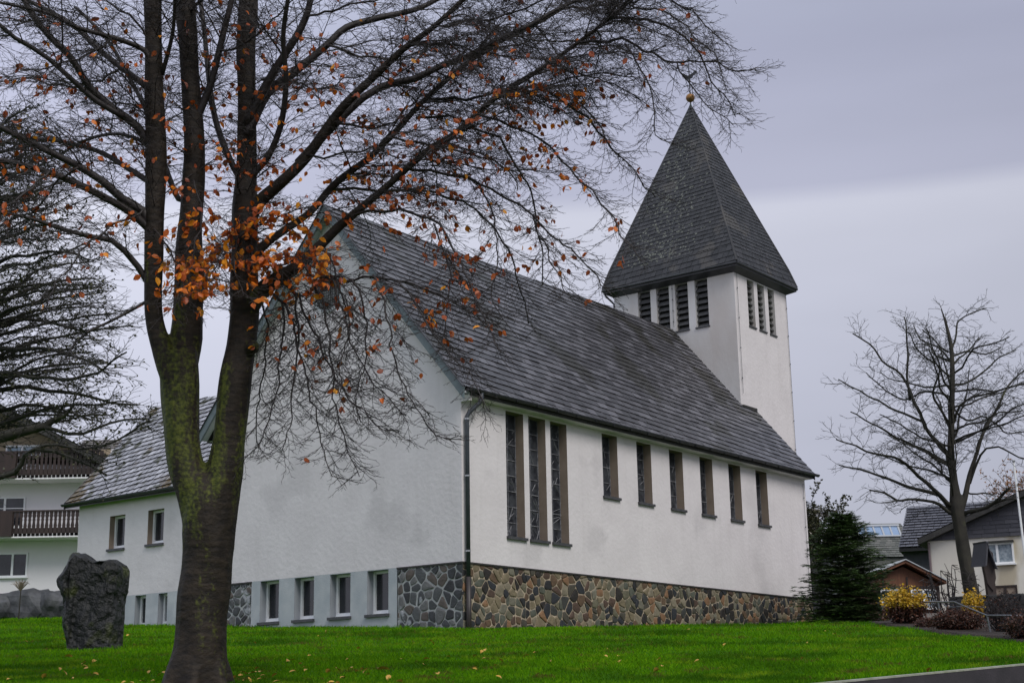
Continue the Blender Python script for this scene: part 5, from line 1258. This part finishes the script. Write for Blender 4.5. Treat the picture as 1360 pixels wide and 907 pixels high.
# ------------------------------------------------------------ wayside shrine board, handrail, dry wall, steps
def placed(px,D): p=at(px,800,D); return Vector((p.x,p.y,gz(p.x,p.y)))
WD=42.0
b_=placed(1314,WD); z_=lambda px,py,D=WD: at(px,py,D).z; x_=lambda px,D=WD: at(px,780,D).x
ws=thing('roofed_wooden_cross','tall dark wooden wayside post with small pitched roof beside the bare round tree','wayside post',b_,R(0))
mb=MB()
def WP(px,py,y): return Vector((x_(px)-b_.x,y,z_(px,py)-b_.z))
A=[WP(1311,812,-.1),WP(1322,812,-.1),WP(1321,775,-.1),WP(1309,760,-.1)]; mb.prism(A,[p+Vector((.0,.2,0)) for p in A]); mb.build('post',M['wood_dark'],ws)
mb=MB(); A=[WP(1307,752,-.14),WP(1310,775,-.14),WP(1317,785,-.14),WP(1322,768,-.14),WP(1321,735,-.14),WP(1312,724,-.14)]; mb.prism(A,[p+Vector((.08,.45,0)) for p in A]); mb.build('board',M['wood_dark'],ws)
mb=MB()
A=[WP(1312,721,-.3),WP(1302,721,.25),WP(1295.5,752,.25),WP(1307,753,-.3)]; mb.prism(A,[p+Vector((.05,.0,.03)) for p in A])
A=[WP(1312,721,-.3),WP(1302,721,.25),WP(1313,750,.5),WP(1323,757,-.3)]; mb.prism(A,[p+Vector((-.03,.0,.03)) for p in A])
mb.build('roof',[M['cladding'],M['slate_edge']],ws)
hr=thing('handrail','bent steel tube handrail descending past the red-brown hedge','handrail',placed(1246,33))
o_=Vector(hr.location); HP=lambda px,py,D: at(px,py,D)-o_
mb=MB(); mb.tube([HP(1226,799,35),HP(1246,799,33),HP(1268,799,32),HP(1289,808,31),HP(1311,817,30),HP(1340,817,29.3),HP(1375,817.5,28.5)],.018,8); mb.build('top_rail',M['steel'],hr,smooth=True)
mb=MB(); mb.tube([HP(1250,800,34.3),HP(1257,805,34),HP(1268,806,33.8),HP(1285,804.5,33),HP(1305,806,32.4),HP(1322,814,31.6),HP(1345,823,30.5),HP(1375,824,29)],.011,8); mb.build('lower_rail',M['steel'],hr,smooth=True)
for (px,py,D) in ((1246,799,33),(1311,817,30),(1368,817.5,28.7)):
    p=HP(px,py,D); mb=MB(); w=p+o_; mb.tube([p,Vector((p.x+.05,p.y,gz(w.x,w.y)-o_.z-.1))],.02,8); mb.build('post',M['steel'],hr)
# steps
st=thing('stone_steps','short flight of pale stone steps beside the steel handrail','steps',placed(1240,38.0))
for i in range(5):
    mb=MB(); p=at(1252-i*5,835-i*5.2,37+i*.55); q=p-Vector(st.location)
    mb.box(lambda a,b,n:(q.x+a,q.y-n,q.z+b),-.9,.6,-.25,0,-.5,0); mb.build('step',M['step'],st)
# low dry-stone wall behind the shrubs
dw=thing('dry_stone_wall','low dark dry-stone retaining wall behind the handrail','wall',placed(1310,40))
rn2=random.Random(8); mb=MB(); mbb=MB()
pa,pb=placed(1262,42.5),placed(1420,37); dl=(pb-pa).length; X_=(pb-pa)/dl; Nn=Vector((X_.y,-X_.x,0)).normalized(); o_=Vector(dw.location)
PW=lambda a,b,n: tuple(pa+X_*a+Nn*n+Vector((0,0,b))-o_)
rubble(mb,PW,0,dl,-.5,.75,.28,rn2,gap=.012,nbase=.0); mb.build('stones',M['drywall'],dw)
mbb.box(PW,0,dl,-.8,.74,-.5,-.002); mbb.build('core',M['drywall'],dw)
# boulder row in front of the left house
for i,(px,w,h) in enumerate([(-34,1.9,.72),(2,1.7,.72),(42,2.5,.95),(72,1.7,.85),(98,1.6,.7)]):
    D=64; p=at(px,805,D); bm=bmesh.new(); bmesh.ops.create_icosphere(bm,subdivisions=3,radius=1)
    for v in bm.verts:
        c=v.co.copy(); s_=Vector((c.x*w/2,c.y*.7,c.z*h)); s_.z=min(s_.z,h*.8); v.co=s_*(1+.28*noise.noise(c*1.3+Vector((i*5,0,0)))+.10*noise.noise(c*4+Vector((i*5,0,0))))
    me=bpy.data.meshes.new('garden_boulder'); bm.to_mesh(me); bm.free(); me.materials.append(M['boulder2'])
    o=bpy.data.objects.new('garden_boulder',me); col.objects.link(o); o.location=(p.x,D,gz(p.x,D)+.45)
    tag(o,['grey boulder at the far left edge of the row below the balcony house','dark grey boulder second from the left edge of the row below the balconies','broad sloping grey boulder under the little round topiary','grey boulder between the broad boulder and the standing stone','grey boulder mostly hidden behind the standing stone'][i],'boulder','boulders in front of the balcony house')
mb=MB()
def boxworld(mb,x0,x1,y0,y1,z0,z1): mb.box(lambda a,b,n:(a,n,b),x0,x1,z0,z1,y0,y1)

# ------------------------------------------------------------ shrubs
def bush(name,label,c,rx,ry,rz_,nstem,nleaf,lsize,lm,sm,seed,cat='shrub',lm2=None,splitz=.5,fill=.25,group=None,stemr=.012,lean=1.0):
    e=thing(name,label,cat,c,0,group); rn=random.Random(seed); mb=MB(); l1=MB(); l2=MB(); tips=[]
    for i in range(nstem):
        an=rn.uniform(0,6.283); f=math.sqrt(rn.random()); d=Vector((math.cos(an)*f*rx*lean,math.sin(an)*f*ry*lean,rz_*(1.95-.75*f*f)*rn.uniform(.8,1.05)))
        s_=Vector((math.cos(an)*f*rx*.25,math.sin(an)*f*ry*.25,-.05)); q=[]
        for k in range(6):
            t=k/5; p=s_+(d-s_)*t+Vector((rn.gauss(0,.03),rn.gauss(0,.03),0))+Vector((math.cos(an),math.sin(an),0))*(.18*f*math.sin(t*3.14)*rx); q.append(p)
        mb.tube(q,[stemr*(1-.14*k) for k in range(6)],4,cap=False)
        for k in range(2,6):
            for _ in range(3):
                t=q[k]+Vector((rn.gauss(0,.12*rx),rn.gauss(0,.12*ry),rn.gauss(0,.12*rz_))); mb.tube([q[k],t],[stemr*.45,stemr*.25],3,cap=False); tips.append(t)
    mb.build('stems',sm,e)
    for i in range(nleaf):
        t=rn.choice(tips); p=t+Vector((rn.gauss(0,.07*rx+.02),rn.gauss(0,.07*ry+.02),rn.gauss(0,.07*rz_+.02)))
        tgt=l1 if (lm2 is None or p.z>splitz*2*rz_+rn.gauss(0,.12*rz_)) else l2
        leafshape(tgt,p,Vector((rn.gauss(0,1),rn.gauss(0,1),rn.gauss(.1,.8))),lsize*rn.uniform(.7,1.3),rn)
    if l1.v: l1.build('leaves',lm,e)
    if l2.v: l2.build('lower_leaves',lm2,e)
    return e
def B(px,py,D): p=at(px,py,D); return Vector((p.x,p.y,gz(p.x,p.y)))
bush('yellow_shrub','bushy shrub with bright yellow top over red-brown lower stems beside the conifer',B(1204,828,36.5),.50,.45,.42,70,5200,.06,M['leaf_yellow'],M['twig'],1,lm2=M['leaf_red'],splitz=.52)
bush('red_hedge_shrub','low rounded red-brown shrub at the lawn edge below the handrail',B(1274,842,31.8),.50,.45,.235,90,7000,.038,M['leaf_red'],M['twig'],2)
bush('small_yellow_shrub','small bright yellow shrub behind the red-brown one at the tree foot',B(1292,806,40),.24,.3,.42,30,1200,.07,M['leaf_yellow'],M['twig'],3)
bush('bare_upright_shrub','leafless shrub of long upright stems left of the round bare tree',B(1262,806,43.5),1.0,.5,.85,26,0,.05,None,M['twig'],4,stemr=.028)
bush('bare_thorn_shrub','dark tangled leafless shrub right of the roofed wooden post',B(1336,835,30.5),.42,.4,.42,60,400,.035,M['leaf_red'],M['twig'],5,stemr=.015)
bush('dark_edge_shrub','dark red twiggy shrub at the right frame edge near the lawn',B(1364,850,27.6),.38,.4,.26,60,2200,.035,M['leaf_red'],M['twig'],6)
bush('low_brown_shrub','low tuft of brown dead growth between the yellow shrub and the steps',B(1232,838,34.0),.26,.25,.11,40,1500,.035,M['leaf_red'],M['twig'],14)
0 and bush('low_brown_shrub','low tuft of brown dead growth between the red-brown shrub and the thorn shrub',B(1311,846,29.6),.30,.3,.15,40,1300,.033,M['leaf_red'],M['twig'],15)
# little topiary and twiggy plant by the left house
tp=B(26,800,62.5); e=thing('topiary_tree','tiny round-headed garden tree against the white wall of the balcony house','tree',tp)
zt=at(26,775,62.5).z-tp.z
mb=MB(); mb.tube([(0,0,0),(.02,0,zt-.25)],[.03,.022],6); mb.build('trunk',M['bark_ash'],e)
tw=Twigs(4); rn3=random.Random(4)
for i in range(70):
    a=rn3.uniform(0,6.28); f=rn3.uniform(.1,1); tw.mb.tube([(0,0,zt-.3),(math.cos(a)*f*.3,math.sin(a)*f*.2,zt-.05+rn3.uniform(-.05,.1)),(math.cos(a)*f*.46,math.sin(a)*f*.3,zt+.12*(1-f)+rn3.uniform(-.04,.1))],[.012,.009,.007],3)
tw.mb.build('crown',mat('dry_twigs',(.16,.13,.09),(.22,.18,.13),scale=5),e)
0 and bush('balcony_shrub','thin bare branching plant in front of the upper window of the balcony house',B(36,800,65.5)+Vector((0,0,0)),.9,.4,1.9,6,0,.05,None,M['twig'],12,stemr=.02)

# ------------------------------------------------------------ conifer and trees behind
def conifer(c,H,Rb,seed):
    e=thing('conifer_tree','dark green bushy spruce at the far corner of the church','tree',c); rn=random.Random(seed)
    mb=MB(); mb.tube([(0,0,-.2),(0,0,H*.5),(0,0,H)],[.14,.08,.015],8); mb.build('trunk',M['bark_ash'],e)
    tw=MB(); nd=MB(); z=.15
    while z<H*.985:
        f=z/H; r=Rb*(1-f)**.62*(1-.15*math.exp(-((f-.02)/.08)**2))+.06
        nb=int(11+9*(1-f))
        for i in range(nb):
            an=rn.uniform(0,6.283); l=r*rn.uniform(.72,1.12); up=.12+.55*f
            n=6; pts=[]
            for k in range(n+1):
                t=k/n; pts.append(Vector((math.cos(an)*l*t,math.sin(an)*l*t,max(.03,z+l*(up*t-.42*t*t+.2*t**3)+.03*math.sin(9*t+an)))))
            tw.tube(pts,[.018*(1-k/(n+1)*.8) for k in range(n+1)],3,cap=False)
            for k in range(1,n+1):
                for sgn in (-1,1,0):
                    ll=(.34*(1-.45*k/n)+.08)*min(1,l+.2) if sgn else .16
                    dd=Vector((math.cos(an+sgn*.85),math.sin(an+sgn*.85),rn.uniform(-.25,.18))).normalized(); a=pts[k]
                    m_=max(3,int(ll/.03))
                    for j in range(m_):
                        q=a+dd*(ll*j/m_)
                        for s2 in (-1,1):
                            w=Vector((math.cos(an+sgn*.85+s2*1.0),math.sin(an+sgn*.85+s2*1.0),rn.uniform(-.2,.55))).normalized()*rn.uniform(.06,.11)
                            wd=dd*.018
                            nd.add([q-wd,q+wd,q+w+dd*.03],[(0,1,2)])
        z+=rn.uniform(.075,.13)*(1+.3*f)
    tw.build('branches',M['twig'],e); nd.build('needles',M['needle'],e)
    print('needles',len(nd.f))
cb=B(1124,815,52); conifer(Vector((cb.x+.1,cb.y,cb.z-.1)),at(1120,690,52).z-cb.z+.35,1.95,4)
# small conifer-like second top & broadleaf behind
def crown_tree(name,label,base,H,cr,cz,seed,lm,n,ls,tr=.10,group=None,bm_=None):
    e=thing(name,label,'tree',base,0,group); tw=Twigs(seed); rn=tw.rn
    mb=MB(); mb.tube([(0,0,-.3),(0,0,H*.45),(.1,0,H*.8)],[tr,tr*.7,tr*.2],8); mb.build('trunk',M['bark_ash'],e)
    pr=[dict(gap=.30,len=cr*.75,ang=45,n=4,r=.012,r1=.006,droop=0,curl=.1,wig=.15,spread=.9,taper=.35,leaflvl=0),dict(gap=.16,len=cr*.28,ang=45,n=3,r=.007,r1=.005,wig=.2,spread=.8,taper=.4)]
    for i in range(18):
        an=rn.uniform(0,6.28); z0=H*rn.uniform(.25,.75); d=Vector((math.cos(an),math.sin(an),rn.uniform(.3,1.3)))
        q=tw.path(Vector((0,0,z0)),d,cr*rn.uniform(.8,1.2),7,0,.1,.12); tw.mb.tube(q,[.04*(1-.12*k) for k in range(8)],5); tw.grow(q,None,0,pr)
    l=MB()
    for i in range(n):
        p,d_=rn.choice(tw.nodes); leafshape(l,p,Vector((rn.gauss(0,1),rn.gauss(0,1),rn.gauss(0,.7))),ls*rn.uniform(.7,1.3),rn)
    tw.mb.build('crown',bm_ or M['twig_dark'],e,smooth=True); l.build('leaves',lm,e); return e
b_=B(1092,800,64); crown_tree('dark_broadleaf_tree','small-leaved dark tree rising behind the spruce beside the church roof',b_,at(1092,640,64).z-b_.z-.3,1.75,0,3,M['leaf_dark'],7500,.085)
b_=B(1395,800,74); crown_tree('autumn_tree','pale orange-brown tree showing behind the slate-clad gable at the right edge',b_,at(1385,632,74).z-b_.z,2.4,0,6,leafmat('dry_autumn_leaf',[(.28,.13,.06),(.36,.19,.10),(.22,.10,.05)],trans=.2),3500,.11)

# ------------------------------------------------------------ grass blades and fallen leaves
rg=np.random.default_rng(5)
def inlawn(x,y):
    if kside(x,y)<.02: return False
    if y<62 and x>bed_x(max(22.9,min(61.9,y))): return False
    q=CMW.inverted()@Vector((x,y,5)); 
    if -.02<q.x<22 and -.02<q.y<GW+.1: return False
    if .48<q.x<8 and 0<q.y<17.9: return False
    if (x-tbase.x)**2+(y-tbase.y)**2<.2: return False
    return True
NB=230000
V=[];F=[]
ys=rg.random(NB*2); 
cnt=0; vv=[];i=0
Dn,Df=16.5,64
inv=CMW.inverted()
while cnt<NB and i<NB*2:
    u=ys[i]; i+=1
    D=1/(1/Dn+(1/Df-1/Dn)*u) if rnd.random()<.75 else rnd.uniform(Dn,Df)
    x=(rnd.random()-.5)*.74*D; y=D
    if not inlawn(x,y): continue
    z=lawnz(x,y); pn=noise.noise(Vector((x*.5,y*.5,0)))+.5*noise.noise(Vector((x*2.1,y*2.1,4)))
    h=(.048+.018*pn)*rnd.uniform(.6,1.35)*(1+.012*(D-18)); w=.0045*(1+.045*(D-17))
    a=rnd.uniform(0,6.283); dx,dy=math.cos(a)*w,math.sin(a)*w; lx_,ly_=rnd.gauss(0,.45)*h,rnd.gauss(0,.45)*h
    b=len(V); V+=[(x-dx,y-dy,z-.01),(x+dx,y+dy,z-.01),(x+dx*.6+lx_*.45,y+dy*.6+ly_*.45,z+h*.62),(x+lx_,y+ly_,z+h)]
    F+=[(b,b+1,b+2),(b,b+2,b+3)]; cnt+=1
me=bpy.data.meshes.new('grass'); me.from_pydata(V,[],F); me.materials.append(M['grass']); me.update()
go=bpy.data.objects.new('grass',me); col.objects.link(go); kind(go,'stuff'); tag(go,'short wet vivid green grass covering the lawn','grass')
lf=MB(); leafshape(lf,Vector((-.05,0,0)),Vector((1,0,0)),.11,random.Random(1),curl=.3)
proto=None
spots=[(508,893,1.6),(90,874,1.3),(1235,893,1.1),(113,888,1.0),(640,868,.8)]
n_l=0
def fall(x,y,s):
    global proto,n_l
    z=lawnz(x,y)+.045
    if proto is None:
        o=lf.build('fallen_leaf',M['leaf_fallen']); proto=o
    else: o=proto.copy(); col.objects.link(o)
    o.location=(x,y,z); o.rotation_euler=(rnd.gauss(0,.35),rnd.gauss(0,.35),rnd.uniform(0,6.28)); o.scale=(s,s,s)
    tag(o,'fallen brown-orange beech leaf lying on the wet lawn','fallen leaf','fallen beech leaves scattered on the lawn'); n_l+=1
# all five larger spots on the lawn plane
for px,py,s in spots:
    d_=at(px,py,1)-Vector((0,0,EYE)); t=10
    while EYE+d_.z*t>lawnz(d_.x*t,d_.y*t) and False: t+=.1
    a=.347-EYE; t=a/(d_.z-.0865); fall(d_.x*t,d_.y*t,s)
for k in range(190):
    if rnd.random()<.75:
        an=rnd.uniform(0,6.28); r=abs(rnd.gauss(0,4.2)); x,y=tbase.x+math.cos(an)*r,tbase.y+1.2+math.sin(an)*r
    else: y=rnd.uniform(20,40); x=(rnd.random()-.5)*.7*y
    if inlawn(x,y) and y>17.5: fall(x,y,rnd.uniform(.55,1.05))
print('leaves',n_l)
